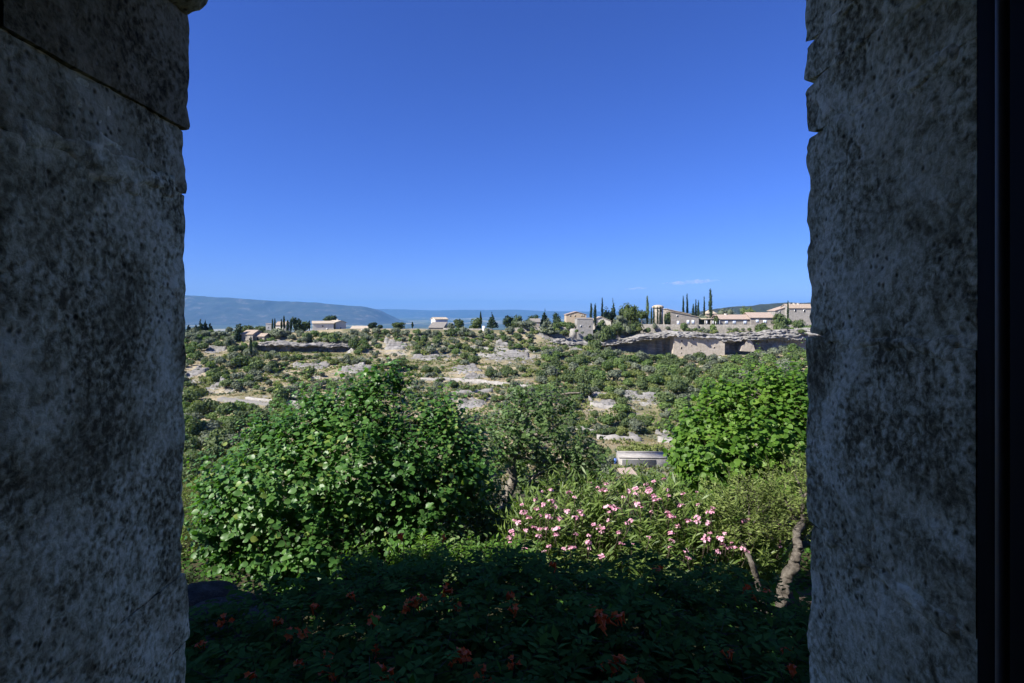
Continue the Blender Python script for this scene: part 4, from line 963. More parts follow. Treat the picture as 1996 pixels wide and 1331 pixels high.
# uncountable low scrub and dry grass between them
def tufts(name, n, mat, size, seed, label, cond, narrow=1.0):
    g = np.random.default_rng(seed); px = np.where(g.random(n) < 0.72, g.uniform(330, 1610, n), g.uniform(-150, 2050, n)); yy = 64 + 186 * g.random(n) ** 0.75
    x = (px - CX) / F * yy; z = ground(x, yy)
    keep = cond(x, yy, px) ; x, yy, z = x[keep], yy[keep], z[keep]; m_ = len(x); k = 7
    base = np.repeat(np.stack([x, yy, z], 1), k, 0); s0 = np.repeat(g.uniform(0.6, 1.3, m_), k)
    off = g.normal(size=(m_ * k, 3)) * np.array([0.32, 0.32, 0.10]) * size * s0[:, None]; off[:, 2] = np.abs(off[:, 2])
    d = unit(off + rdir(m_ * k, g) * 0.3 + np.array([0, 0, 0.35 * size])); nr = unit(np.cross(d, rdir(m_ * k, g)))
    s = s0 * size * g.uniform(0.35, 0.7, m_ * k)
    rnd = np.clip(np.repeat(g.random(m_), k) * 0.6 + 0.4 * g.random(m_ * k), 0, 1)
    v, f, rr = place_leaves(*QUAD, base + off, d, nr, s, rnd, s * narrow)
    tag(link(name, np_mesh(name, v, f, MT[mat], rr)), label, None, None, 'stuff')
pt_n = lambda x, y, s, o: fbm(np.stack([x / s + o, y / s, 0 * x], 1), 3)
tufts('low_scrub', 17000, 'scrub', 0.9, 5, 'low green scrub scattered over the opposite slope', lambda x, y, p: (pt_n(x, y, 14, 3) > 0.0) & (y < 246))
tufts('grey_scrub', 12500, 'olive', 0.9, 6, 'low grey scrub scattered over the opposite slope', lambda x, y, p: (pt_n(x, y, 12, 9) > 0.05) & (y < 246))
tufts('dry_grass', 19000, 'dry', 0.6, 8, 'dry golden grass on the terraces of the opposite slope', lambda x, y, p: (pt_n(x, y, 18, 5) > -0.1) & (y < 244), 0.5)

# the scrub goes on beyond what the window shows
def scrub_mass(name, n, mat, seed, label, per=150):
    g = np.random.default_rng(seed); px = np.where(g.random(n) < 0.6, g.uniform(-260, 335, n), g.uniform(1605, 2100, n)); yy = 70 + 178 * g.random(n) ** 0.8
    x = (px - CX) / F * yy; c = np.stack([x, yy, ground(x, yy)], 1); R_ = g.uniform(1.1, 3.2, n)
    lob = rdir(n * 5, g).reshape(n, 5, 3) * 0.5; lob[..., 2] = np.abs(lob[..., 2]) * 0.6 + 0.35
    k = g.integers(0, 5, (n, per)); dn = rdir(n * per, g).reshape(n, per, 3); p = (lob[np.arange(n)[:, None], k] + dn * 0.5) * R_[:, None, None] + c[:, None]
    nr = unit(dn + 0.6 * rdir(n * per, g).reshape(n, per, 3)); d = unit(np.cross(nr, rdir(n * per, g).reshape(n, per, 3))); sz = R_[:, None] * g.uniform(0.18, 0.34, (n, per))
    rn = np.clip(g.random((n, 1)) * 0.5 + 0.5 * g.random((n, per)), 0, 1)
    v, f, rr = place_leaves(*QUAD, p.reshape(-1, 3), d.reshape(-1, 3), nr.reshape(-1, 3), sz.ravel(), rn.ravel())
    tag(link(name, np_mesh(name, v, f, MT[mat], rr)), label, None, None, 'stuff')
scrub_mass('oak_scrub', 330, 'oak', 61, 'dark green scrub covering the slope beside the window view')
scrub_mass('olive_scrub', 200, 'olive', 62, 'grey green scrub covering the slope beside the window view')

# ---- trees one can tell apart on the ridge
def tree(name, label, px, py, Y, w, h, mat, kind, group, seed, cat='tree', n=None):
    k = Y / F; W_, H_ = w * k, h * k; q0 = P(px, py, Y); dz = q0.z - gz(q0.x, q0.y); q0.z -= dz; H_ += dz
    root = tag(empty(name, q0), label, cat, group); g = np.random.default_rng(seed)
    if kind == 'cypress':
        nn = 7; cells = []
        for i in range(nn):
            t = i / (nn - 1); rr = W_ * 0.5 * (math.sin(math.pi * (0.12 + 0.88 * (1 - t)) ** 0.8) ** 0.7 * (0.9 if t > .2 else .8) + 0.06) * (1.0 - 0.35 * t)
            cells.append(((g.normal() * 0.04 * W_, g.normal() * 0.04 * W_, H_ * (0.1 + 0.85 * t)), (rr, rr, H_ * 0.13)))
        cm = crown_mesh('crown', seed, MT[mat], cells, n or 520, (0.30, 0.55), 1.6); tr = 0.15
    elif kind == 'round':
        cells = [((0, 0, H_ * 0.48), (W_ * .38, W_ * .38, H_ * .46))]
        for i in range(7): a = g.uniform(0, 6.28); cells.append(((math.cos(a) * W_ * .28, math.sin(a) * W_ * .28, H_ * g.uniform(.14, .78)), (W_ * .26, W_ * .26, H_ * .22)))
        cm = crown_mesh('crown', seed, MT[mat], cells, n or 620, (0.35, 0.7)); tr = 0.2
    elif kind == 'umbrella':
        cells = [((0, 0, H_ * 0.72), (W_ * .3, W_ * .3, H_ * .24))]
        for i in range(7): a = i * 0.9; cells.append(((math.cos(a) * W_ * .3, math.sin(a) * W_ * .3, H_ * g.uniform(.62, .8)), (W_ * .22, W_ * .22, H_ * .16)))
        cm = crown_mesh('crown', seed, MT[mat], cells, n or 560, (0.35, 0.65)); tr = 0.55
    else:                                   # fir or cedar: tiers narrowing upwards
        cells = []
        for i in range(6):
            t = i / 5; rr = W_ * 0.5 * (1 - t) ** 0.8 * 0.62 + 0.15
            for q in range(4 if t < 0.8 else 1):
                a = g.uniform(0, 6.28); cells.append(((math.cos(a) * rr * .75, math.sin(a) * rr * .75, H_ * (0.2 + 0.73 * t)), (rr * .72, rr * .72, H_ * .10)))
        cm = crown_mesh('crown', seed, MT[mat], cells, n or 620, (0.35, 0.7)); tr = 0.2
    link('crown', cm, root)
    mb = MB(); mb.tube([(0, 0, -1.5), (0.05, 0, H_ * tr * 0.6), (0, 0.03, H_ * max(tr, 0.5))], [0.035 * H_, 0.025 * H_, 0.012 * H_], 7); mb.obj('trunk', MT['bark'], root)
    return root

T = [  # name, label, px, foot py, Y, width px, height px, material, kind, group
 ('cypress_tree', 'tallest cypress on the ridge, standing alone right of the stone house', 1385, 614, 266, 11, 47, 'conifer', 'cypress', 'cypresses behind the stone house'),
 ('cypress_tree', 'slender cypress just left of the tallest cypress', 1372.6, 616, 266, 4.5, 34, 'conifer', 'cypress', 'cypresses behind the stone house'),
 ('cypress_tree', 'cypress above the stone house roof, first from the round tower', 1332, 604, 274, 5.5, 23, 'conifer', 'cypress', 'cypresses behind the stone house'),
 ('cypress_tree', 'cypress above the stone house roof, second from the round tower', 1339.4, 605, 276, 6, 27, 'conifer', 'cypress', 'cypresses behind the stone house'),
 ('cypress_tree', 'short dark cypress at the low end of the stone house roof', 1351, 608, 276, 7, 12, 'conifer', 'cypress', 'cypresses behind the stone house'),
 ('cypress_tree', 'cypress of a close pair at the low end of the stone house roof', 1356, 612, 278, 5.5, 24, 'conifer', 'cypress', 'cypresses behind the stone house'),
 ('cypress_tree', 'darker bushier cypress of the close pair by the stone house roof', 1361, 612, 277, 6.5, 22, 'conifer', 'cypress', 'cypresses behind the stone house'),
 ('cypress_tree', 'narrow cypress in front of the house with three chimneys', 1535.8, 612, 262, 5, 23, 'conifer', 'cypress', 'cypresses behind the stone house'),
 ('cypress_tree', 'left cypress of the pair beside the ochre house', 1152, 620, 262, 7, 26, 'conifer', 'cypress', 'cypresses near the ochre house'),
 ('cypress_tree', 'right cypress of the pair beside the ochre house', 1160, 621, 262, 8.5, 26, 'conifer', 'cypress', 'cypresses near the ochre house'),
 ('cypress_tree', 'tall narrow cypress left of the dark fir tree', 1173.6, 619, 264, 5.5, 34, 'conifer', 'cypress', 'cypresses near the ochre house'),
 ('cypress_tree', 'tall grey cypress left of the round tower', 1261.7, 628, 258, 8.5, 47, 'oak', 'cypress', 'cypresses near the round tower'),
 ('cypress_tree', 'thin cypress in front of the round tower, first of four', 1270, 632, 253, 3.4, 29, 'conifer', 'cypress', 'thin cypresses before the round tower'),
 ('cypress_tree', 'thin cypress in front of the round tower, second of four', 1274.7, 632, 253, 3.8, 32, 'conifer', 'cypress', 'thin cypresses before the round tower'),
 ('cypress_tree', 'thin cypress in front of the round tower, third of four', 1281.6, 632, 253, 3.2, 31, 'conifer', 'cypress', 'thin cypresses before the round tower'),
 ('cypress_tree', 'thin cypress in front of the round tower, last of four', 1286.8, 632, 253, 3.4, 31, 'conifer', 'cypress', 'thin cypresses before the round tower'),
 ('fir_tree', 'dark fir tree on the ridge between the cypress and the pine', 1194, 617, 268, 22, 35, 'conifer', 'fir', None),
 ('round_tree', 'dark round tree at the foot of the fir tree', 1181, 618, 266, 22, 22, 'conifer', 'round', None),
 ('pine_tree', 'broad green pine tree right of the dark fir', 1222, 618, 270, 34, 31, 'pine', 'round', None),
 ('pine_tree', 'smaller green pine tree beside the tall grey cypress', 1240, 618, 270, 20, 26, 'oak', 'round', None),
 ('umbrella_pine', 'small umbrella shaped pine left of the round tower', 1251, 632, 256, 22, 30, 'pine', 'umbrella', None),
 ('umbrella_pine', 'low umbrella shaped pine below the broad green pine', 1228, 630, 258, 20, 25, 'pine', 'umbrella', None),
 ('cedar_tree', 'blue grey spreading cedar in front of the broad green pine', 1208, 630, 257, 34, 17, 'olive', 'round', None),
 ('round_tree', 'round green tree between the round tower and the stone house', 1300.5, 630, 256, 14, 22, 'oak', 'round', None),
 ('round_tree', 'light green tree above the porch roof', 1396, 632, 255.5, 13, 18, 'pine', 'round', None),
 ('round_tree', 'pale green tree on the skyline behind the long low house', 1414, 614, 285, 34, 17, 'olive', 'round', None),
 ('round_tree', 'dark green tree on the skyline behind the wide pink roof', 1456, 612, 285, 32, 17, 'oak', 'round', None),
 ('round_tree', 'low green tree between the pavilion and the porch', 1367, 620, 262, 26, 9, 'olive', 'round', None),
 ('cedar_tree', 'large grey green cedar left of the square tower house', 1067, 656, 250, 42, 40, 'olive', 'fir', None),
 ('fir_tree', 'dark conifer on the skyline above the grey cedar', 1062, 622, 275, 27, 21, 'conifer', 'fir', None),
 ('round_tree', 'dark round tree left of the ochre house', 1085, 621, 275, 17, 13, 'conifer', 'round', None),
 ('round_tree', 'dark tree on the skyline left of the skyline conifer', 1040, 626, 272, 26, 14, 'conifer', 'round', None),
 ('round_tree', 'tall dark tree between the conical fir and the grey cedar', 1007, 634, 262, 22, 22, 'oak', 'round', None),
 ('round_tree', 'dark tree on the ridge behind the small ruined barn', 990, 632, 266, 22, 20, 'conifer', 'round', None),
 ('olive_tree', 'wide grey olive tree behind the pale ridge wall', 1025, 640, 256, 40, 17, 'olive', 'round', None),
 ('fir_tree', 'dark conical fir behind the pale ridge wall', 959, 640, 258, 27, 31, 'conifer', 'fir', None),
 ('round_tree', 'dark round tree behind the pale ridge wall', 927, 640, 257, 26, 23, 'oak', 'round', None),
 ('cypress_tree', 'narrow cypress between the round tree and the conical fir', 937, 641, 258, 5, 31, 'conifer', 'cypress', None),
 ('round_tree', 'brownish green tree right of the white house', 896, 640, 258, 22, 19, 'oak', 'round', None),
 ('olive_tree', 'small grey olive in front of the white house', 878, 642, 254, 16, 13, 'olive', 'round', None),
 ('round_tree', 'low dark tree on the ridge left of the stone barn', 776, 642, 258, 26, 14, 'oak', 'round', None),
 ('cypress_tree', 'tiny cypress on the ridge left of the stone barn', 804, 640, 262, 5, 11, 'conifer', 'cypress', None),
 ('umbrella_pine', 'dark umbrella pine rising behind the cream houses', 643.5, 634, 278, 26, 21, 'conifer', 'umbrella', None),
 ('pine_tree', 'small dark round pine right of the cream houses', 726, 643, 258, 17, 15, 'conifer', 'round', None),
 ('round_tree', 'tiny dark tree right of the small round pine', 741, 643, 262, 12, 10, 'conifer', 'round', None),
 ('pine_tree', 'large dark round pine at the end of the cypress row', 577, 646, 258, 22, 29, 'conifer', 'round', None),
 ('cypress_tree', 'cypress in the row by the small tower, first from the tower', 531, 646, 254, 4, 22, 'conifer', 'cypress', 'row of cypresses by the small tower'),
 ('cypress_tree', 'cypress in the row by the small tower, second from the tower', 535.6, 646, 254, 4, 23, 'conifer', 'cypress', 'row of cypresses by the small tower'),
 ('cypress_tree', 'cypress in the row by the small tower, third from the tower', 548.5, 646, 254, 4.5, 22, 'conifer', 'cypress', 'row of cypresses by the small tower'),
 ('cypress_tree', 'tallest cypress of the row by the small tower', 553.6, 646, 254, 5, 28, 'conifer', 'cypress', 'row of cypresses by the small tower'),
 ('cypress_tree', 'bushy cypress in the row, next to the large round pine', 561, 646, 254, 6, 20, 'conifer', 'cypress', 'row of cypresses by the small tower'),
 ('cypress_tree', 'last bushy cypress of the row, touching the large round pine', 567, 646, 254, 6, 22, 'conifer', 'cypress', 'row of cypresses by the small tower'),
 ('cypress_tree', 'small cypress on the ridge between the round pine and the cream houses', 603, 640, 262, 4, 13, 'conifer', 'cypress', None),
 ('round_tree', 'dark tree on the ridge right of the large round pine', 594, 642, 262, 20, 17, 'oak', 'round', None),
 ('cypress_tree', 'dark cypress standing on the slope in front of the farmhouse', 489, 690, 214, 6.5, 31, 'conifer', 'cypress', None),
 ('cypress_tree', 'short bushy cypress on the slope left of the farmhouse', 447, 683, 220, 8, 18, 'conifer', 'cypress', None),
 ('cypress_tree', 'broad dark cypress beside the farmhouse roof', 463, 660, 240, 16, 30, 'conifer', 'round', None),
 ('round_tree', 'bright green tree behind the farmhouse roof', 508, 650, 258, 22, 16, 'pine', 'round', None),
 ('round_tree', 'bright green tree right behind the farmhouse roof', 480, 650, 262, 30, 17, 'pine', 'round', None),
 ('fir_tree', 'dark conifer on the left skyline, highest of the group', 391, 648, 250, 13, 25, 'conifer', 'fir', 'dark conifers on the left skyline'),
 ('fir_tree', 'dark conifer on the left skyline, right of the highest one', 400, 648, 252, 11, 24, 'conifer', 'fir', 'dark conifers on the left skyline'),
 ('fir_tree', 'dark conifer on the left skyline, last towards the farmhouse', 410, 647, 252, 11, 18, 'conifer', 'fir', 'dark conifers on the left skyline'),
 ('fir_tree', 'dark conifer on the left skyline, closest to the stone jamb', 368, 648, 252, 9, 15, 'conifer', 'fir', 'dark conifers on the left skyline'),
 ('fir_tree', 'short dark conifer on the left skyline between two taller ones', 381, 648, 250, 9, 16, 'conifer', 'fir', 'dark conifers on the left skyline'),
 ('olive_tree', 'grey green olive below the left skyline conifers', 398, 658, 244, 34, 15, 'olive', 'round', None),
 ('olive_tree', 'grey green olive beside the stone jamb under the skyline', 372, 662, 240, 34, 16, 'olive', 'round', None),
 ('olive_tree', 'grey olive between the conifers and the farmhouse terrace', 428, 660, 243, 28, 16, 'olive', 'round', None),
]
for i, (nm, lb, px, py, Y, w, h_, mt, kd, gr) in enumerate(T): tree(nm, lb, px, py, Y, w, h_, mt, kd, gr, 500 + i)

# ------------------------------------------------------------------ the garden plants in front of the window
def px_cells(cells):
    """(px, py, Y, rx px, rz px, ry m) -> centres and radii in metres"""
    c = np.array([P(a, b, y)[:] for a, b, y, *_ in cells]); r = np.array([(rx / F * y, ry, rz / F * y) for _, _, y, rx, rz, ry in cells]); return c, r

def twigs(cells, n, g, inner=0.35, back=0.35):
    """twig tips through the crown, most near its surface: positions, outward directions"""
    c, r = px_cells(cells); w = r[:, 0] * r[:, 2]; pos = []; out = []; tot = 0
    while tot < n:
        k = g.choice(len(c), n, p=w / w.sum()); d = rdir(n, g)
        d = d[(d[:, 1] < 0.25) | (g.random(n) < back)]; k = k[:len(d)]
        rad = 1.0 - inner * g.random(len(d)) ** 1.6 + 0.10 * g.normal(size=len(d))
        p = c[k] + d * r[k] * rad[:, None]
        # drop tips buried deep inside another cell
        q = (((p[:, None] - c[None]) / r[None]) ** 2).sum(-1).min(1)
        ok = (q > 0.2) & (p[:, 2] > -3.6)
        pos.append(p[ok]); out.append(unit(d / r[k])[ok]); tot += ok.sum()
    return np.concatenate(pos)[:n], np.concatenate(out)[:n]

def leafy(cells, n_twig, per, tl, size, template, g, up=0.5, droop=0.25, wid=None, flat_=0.9, inner=0.35, back=0.35, twig_up=0.5):
    """leaves set along short twigs: returns pos, dir, normal, size, rnd and the twig segments"""
    tip, out = twigs(cells, n_twig, g, inner, back)
    td = unit(out * 0.8 + rdir(n_twig, g) * 0.55 + np.array([0, 0, twig_up]))
    t = np.tile(np.linspace(0.05, 1.0, per), (n_twig, 1)) + g.normal(size=(n_twig, per)) * 0.05
    L = tl * g.uniform(0.6, 1.25, n_twig)
    pos = tip[:, None] + td[:, None] * ((t - 0.6) * L[:, None])[..., None]
    side = unit(np.cross(td, np.array([0.0, 0, 1]) + 0.2 * rdir(n_twig, g)))
    sg = np.where(np.arange(per) % 2 == 0, 1.0, -1.0)
    d = unit(side[:, None] * sg[None, :, None] + td[:, None] * 0.55 + g.normal(size=(n_twig, per, 3)) * 0.35 + np.array([0, 0, -droop]))
    nr = unit(np.array([-0.15, -0.1, up]) + out[:, None] * flat_ + g.normal(size=(n_twig, per, 3)) * 0.32)
    s = size * g.uniform(0.5, 1.35, (n_twig, per)) * (1.05 - 0.35 * np.abs(t - 0.5))
    rnd = np.clip(0.42 + 0.25 * vnoise(tip * 1.4)[:, None] + 0.20 * g.normal(size=(n_twig, per)) + 0.12 * (t - 0.5), 0, 1)
    f = lambda a: a.reshape(-1, a.shape[-1]) if a.ndim == 3 else a.reshape(-1)
    return f(pos), f(d), f(nr), f(s), f(rnd), (tip - td * L[:, None] * 0.6, tip + td * L[:, None] * 0.35)

def sticks(mb, a, b, r):
    """very thin twigs as three sided prisms, vectorised"""
    n = len(a); d = unit(b - a); u = unit(np.cross(d, np.array([0.3, 0.5, 0.8]))); w = np.cross(d, u)
    v = []
    for p, rr in ((a, r), (b, r * 0.5)):
        for th in (0, 2.09, 4.19): v.append(p + rr * (math.cos(th) * u + math.sin(th) * w))
    v = np.stack(v, 1).reshape(-1, 3); o = (np.arange(n) * 6)[:, None, None]
    mb.add(v, (o + np.array([(0, 1, 4, 3), (1, 2, 5, 4), (2, 0, 3, 5)])[None]).reshape(-1, 4))

def plant(name, label, cat, cells, base, mat, template, n_twig, per, tl, size, seed, wid=None, up=0.5, droop=0.25, flat_=0.9, stems=14, stem_r=0.02,
          single=0, shoots=0, shoot_len=0.7, back=0.35, inner=0.35, twig_r=0.0022, bark='twig', twig_up=0.5, group=None):
    g = np.random.default_rng(seed); root = tag(empty(name, base), label, cat, group); o = np.array(base[:])
    pos, d, nr, s, rnd, (ta, tb) = leafy(cells, n_twig, per, tl, size, template, g, up, droop, wid, flat_, inner, back, twig_up)
    if shoots:                                            # long young shoots that break the outline
        st_, so_ = twigs(cells, shoots * 4, g, 0.25, 0.5); ok = (so_[:, 2] > 0.05) | (g.random(len(so_)) < 0.25); st_, so_ = st_[ok][:shoots], so_[ok][:shoots]; m0 = len(st_); pn = 12
        dv = unit(so_ * 0.55 + np.array([0, 0, 0.85]) + 0.3 * rdir(m0, g)); Ls = shoot_len * g.uniform(0.45, 1.15, m0); t = np.linspace(0.0, 1, pn)[None] + g.normal(size=(m0, pn)) * 0.02
        bend = rdir(m0, g) * np.array([1, 1, 0.2]) * 0.16
        p2 = st_[:, None] + dv[:, None] * ((t - 0.15) * Ls[:, None])[..., None] + bend[:, None] * (t ** 2 * Ls[:, None])[..., None]
        an = np.arange(pn)[None] * 2.4 + g.uniform(0, 6.28, (m0, 1)); u_ = unit(np.cross(dv, np.array([0.2, 0.1, 1.0]) + rdir(m0, g) * .3)); w_ = np.cross(dv, u_)
        d2 = unit(np.cos(an)[..., None] * u_[:, None] + np.sin(an)[..., None] * w_[:, None] + dv[:, None] * 0.35 + np.array([0, 0, -0.2])); n2 = unit(dv[:, None] * 0.8 + np.array([-0.2, -0.25, 0.5]) + 0.3 * rdir(m0 * pn, g).reshape(m0, pn, 3))
        s2 = size * g.uniform(0.6, 1.2, (m0, pn)) * (1.15 - 0.65 * t); r2 = np.clip(0.5 + 0.3 * t + 0.15 * g.normal(size=(m0, pn)), 0, 1)
        pos = np.concatenate([pos, p2.reshape(-1, 3)]); d = np.concatenate([d, d2.reshape(-1, 3)]); nr = np.concatenate([nr, n2.reshape(-1, 3)]); s = np.concatenate([s, s2.ravel()]); rnd = np.concatenate([rnd, r2.ravel()])
        ta = np.concatenate([ta, st_ - dv * Ls[:, None] * 0.2]); tb = np.concatenate([tb, st_ + dv * Ls[:, None] * 0.8 + bend * Ls[:, None] * 0.6])
    w = None if wid is None else s * wid
    idx = np.arange(len(pos))
    if single:                                            # the leaves that show largest: objects of their own
        vis = np.argsort(np.linalg.norm(pos, axis=1) - 0.25 * s / size * 4 + 0.2 * g.random(len(pos)))
        sel = vis[:single * 3][g.permutation(single * 3)[:single]]; keep = np.ones(len(pos), bool); keep[sel] = False
        vars_ = []
        for q in range(6):
            tv = template[0].copy(); tv[:, 1] *= (1 if wid is None else wid)
            vars_.append(np_mesh('leaf', tv, np.array(template[1]), MT[mat], np.full(len(tv), (q + 0.5) / 6)))
        for i in sel:
            X = Vector(d[i]).normalized(); Y = Vector(nr[i]).cross(X).normalized(); Z = X.cross(Y)
            m_ = Matrix((X, Y, Z)).transposed().to_4x4()
            lf = link('leaf', vars_[min(5, int(rnd[i] * 6))], root); lf.matrix_local = Matrix.Translation(Vector(pos[i] - o)) @ m_ @ Matrix.Scale(float(s[i]), 4)
        idx = idx[keep]
    v, f, rr = place_leaves(template[0], template[1], pos[idx] - o, d[idx], nr[idx], s[idx], rnd[idx], None if w is None else w[idx])
    tag(link('foliage', np_mesh('foliage', v, f, MT[mat], rr), root), kind='stuff')
    mb = MB(); sticks(mb, ta - o, tb - o, twig_r)
    tag(mb.obj('twigs', MT[bark], root), kind='stuff')
    for k in range(stems):
        tip = ta[g.integers(len(ta))] - o; mid = tip * np.array([0.35, 0.35, 0.62]) + g.normal(size=3) * 0.08
        st = np.array([g.normal() * 0.12, g.normal() * 0.12, -0.15]); pts = bez(st, mid, tip, 9); pts[1:-1] += g.normal(size=(7, 3)) * 0.012
        MB().tube(pts, np.linspace(stem_r, stem_r * 0.25, 9) * g.uniform(0.7, 1.2), 6).obj('stem', MT[bark], root, True)
    return root

HAZEL = [(690, 900, 7.4, 190, 135, 0.9), (545, 960, 7.0, 140, 115, 0.8), (830, 890, 7.6, 110, 110, 0.8), (738, 800, 7.5, 42, 80, 0.4), (455, 1000, 6.8, 75, 75, 0.5),
         (600, 1062, 6.7, 115, 60, 0.5), (800, 1000, 7.3, 115, 95, 0.7), (905, 910, 7.7, 62, 90, 0.5), (590, 840, 7.5, 95, 62, 0.6), (500, 1085, 6.7, 85, 38, 0.3), (655, 795, 7.5, 48, 45, .4),
         (775, 730, 7.6, 18, 32, .2), (735, 725, 7.5, 14, 28, .2), (530, 840, 7.4, 55, 32, .3), (460, 915, 7.1, 50, 22, .3), (420, 950, 7.0, 40, 20, .3), (850, 795, 7.6, 45, 40, .3), (890, 830, 7.7, 45, 40, .3), (615, 770, 7.5, 34, 22, .2), (700, 755, 7.5, 34, 34, .3), (560, 1120, 6.6, 60, 24, .2), (430, 1060, 6.7, 50, 36, .3)]
HAZEL = [(a, b + (10 if b < 900 else 0), y, rx * 0.93, rz * 0.88, ry) for a, b, y, rx, rz, ry in HAZEL]
plant('hazel_bush', 'large broad leaved green bush filling the middle of the window view', 'bush', HAZEL, P(740, 1150, 7.4) * 1.0 + Vector((0, 0, 0.08)), 'hazel', BROAD, 3400, 7, 0.40, 0.073, 41, shoots=170, shoot_len=0.75,
      inner=0.62, up=0.8, droop=0.35, stems=26, stem_r=0.028, single=300)
# upright shoots of the same bush at its top and side
MULB = [(1480, 850, 8.6, 165, 95, 0.8), (1560, 800, 8.8, 110, 85, 0.7), (1400, 885, 8.3, 85, 70, 0.6), (1450, 785, 8.9, 95, 55, 0.5), (1640, 870, 8.6, 120, 120, 0.8), (1352, 905, 8.4, 45, 60, 0.4), (1500, 930, 8.3, 110, 60, .5), (1400, 960, 8.4, 70, 45, .4), (1380, 810, 8.7, 50, 30, .3), (1420, 755, 8.9, 40, 22, .3), (1520, 735, 8.9, 60, 26, .3), (1335, 850, 8.5, 28, 34, .3)]
MULB = [(a, b + 8, y, rx * 0.92, rz * 0.88, ry) for a, b, y, rx, rz, ry in MULB]
plant('mulberry_tree', 'bright green broad leaved tree beside the right stone jamb', 'tree', MULB, P(1520, 1120, 8.6), 'mulberry', BROAD, 2400, 7, 0.36, 0.088, 42, shoots=110, shoot_len=0.8, inner=0.55, up=0.7, droop=0.3, stems=14, stem_r=0.045, single=300)
PLUM = [(1040, 825, 9.0, 72, 70, 0.6), (1105, 890, 9.2, 75, 75, 0.6), (980, 860, 9.0, 62, 60, 0.6), (1075, 785, 9.1, 45, 38, 0.4), (1150, 905, 9.0, 40, 50, 0.4), (945, 930, 9.3, 40, 60, 0.4), (1075, 945, 9.3, 85, 36, 0.4), (1020, 775, 9.1, 22, 30, .3), (1110, 780, 9.1, 40, 14, .3)]
pb = P(985, 1000, 9.0); pb.z = -3.45
pl = plant('plum_tree', 'small twisted tree with dull green leaves right of the big bush', 'tree', PLUM, pb, 'plum', BROAD, 720, 7, 0.30, 0.066, 43, shoots=50, shoot_len=0.5, up=0.5, droop=0.3, stems=0, wid=0.8, inner=0.6, back=0.5, twig_r=0.003, bark='bark_pale')
def limb(root, pts, r0, r1, name='branch', mat='bark', wob=0.02, seed=1, sides=9):
    g = np.random.default_rng(seed); o = np.array(root.location[:]); ctl = np.array([P(*p)[:] for p in pts]) - o
    t = np.linspace(0, len(ctl) - 1, (len(ctl) - 1) * 10 + 1); q = []
    for u in t:                                     # Catmull-Rom through the points
        i = min(int(u), len(ctl) - 2); f_ = u - i; a, b, c_, d = ctl[max(i - 1, 0)], ctl[i], ctl[i + 1], ctl[min(i + 2, len(ctl) - 1)]
        q.append(0.5 * ((2 * b) + (-a + c_) * f_ + (2 * a - 5 * b + 4 * c_ - d) * f_ ** 2 + (-a + 3 * b - 3 * c_ + d) * f_ ** 3))
    q = np.array(q); q[1:-1] += g.normal(size=(len(q) - 2, 3)) * wob * 0.1
    rad = np.linspace(r0, r1, len(q)) * (1 + 0.05 * g.normal(size=len(q)))
    mb = MB().tube(q, rad, sides + 7); v = mb.v[0]; rr = np.repeat(rad, sides + 7); rr = np.concatenate([rr, rad[:1], rad[-1:]])
    n_ = np.stack([fbm(v * np.array([22, 22, 9]) + 31 * k_ + seed, 4) for k_ in range(3)], 1); mb.v[0] = v + n_ * rr[:, None] * 0.45
    return mb.obj(name, MT[mat], root, True)
limb(pl, [(983, 1000, 8.9), (990, 965, 8.9), (1000, 935, 8.9), (996, 905, 8.9), (1004, 880, 8.9), (1015, 860, 8.95)], 0.085, 0.05, 'trunk', 'bark_pale')
limb(pl, [(1015, 860, 8.95), (1022, 835, 9.0), (1040, 800, 9.0), (1085, 772, 9.0), (1130, 765, 9.0)], 0.05, 0.012, 'branch', 'bark_pale', seed=2)
limb(pl, [(1004, 885, 8.9), (985, 880, 8.8), (972, 860, 8.8), (985, 838, 8.8), (1003, 820, 8.9)], 0.035, 0.01, 'branch', 'bark_pale', seed=3)
limb(pl, [(1015, 860, 8.95), (1050, 845, 9.0), (1080, 832, 9.0), (1105, 815, 9.0)], 0.035, 0.01, 'branch', 'bark_pale', seed=4)
limb(pl, [(1005, 890, 8.9), (1060, 900, 9.0), (1110, 890, 9.0), (1150, 870, 9.0)], 0.035, 0.01, 'branch', 'bark_pale', seed=5)
limb(pl, [(1030, 945, 8.8), (1042, 930, 8.8), (1065, 915, 8.8)], 0.03, 0.015, 'branch', 'bark_pale', seed=6)

OLEA = [(1095, 1015, 7.0, 95, 70, 0.6), (1230, 1010, 7.0, 120, 75, 0.6), (1350, 1030, 7.0, 105, 80, 0.6), (1420, 1065, 6.9, 75, 70, 0.5), (1040, 1050, 6.8, 55, 65, 0.4), (1290, 1090, 6.7, 150, 60, 0.5), (1120, 1080, 6.7, 110, 50, 0.4), (1490, 1085, 7.1, 50, 60, 0.4)]
ob = P(1260, 1170, 7.0); ob.z = -3.45
ol = plant('oleander_bush', 'wide oleander bush covered with pink flower clusters', 'bush', OLEA, ob, 'oleander', LANCE, 1000, 16, 0.34, 0.13, 44, wid=0.17, up=0.3, droop=-0.35, flat_=0.5, stems=30, stem_r=0.014, twig_up=0.9)
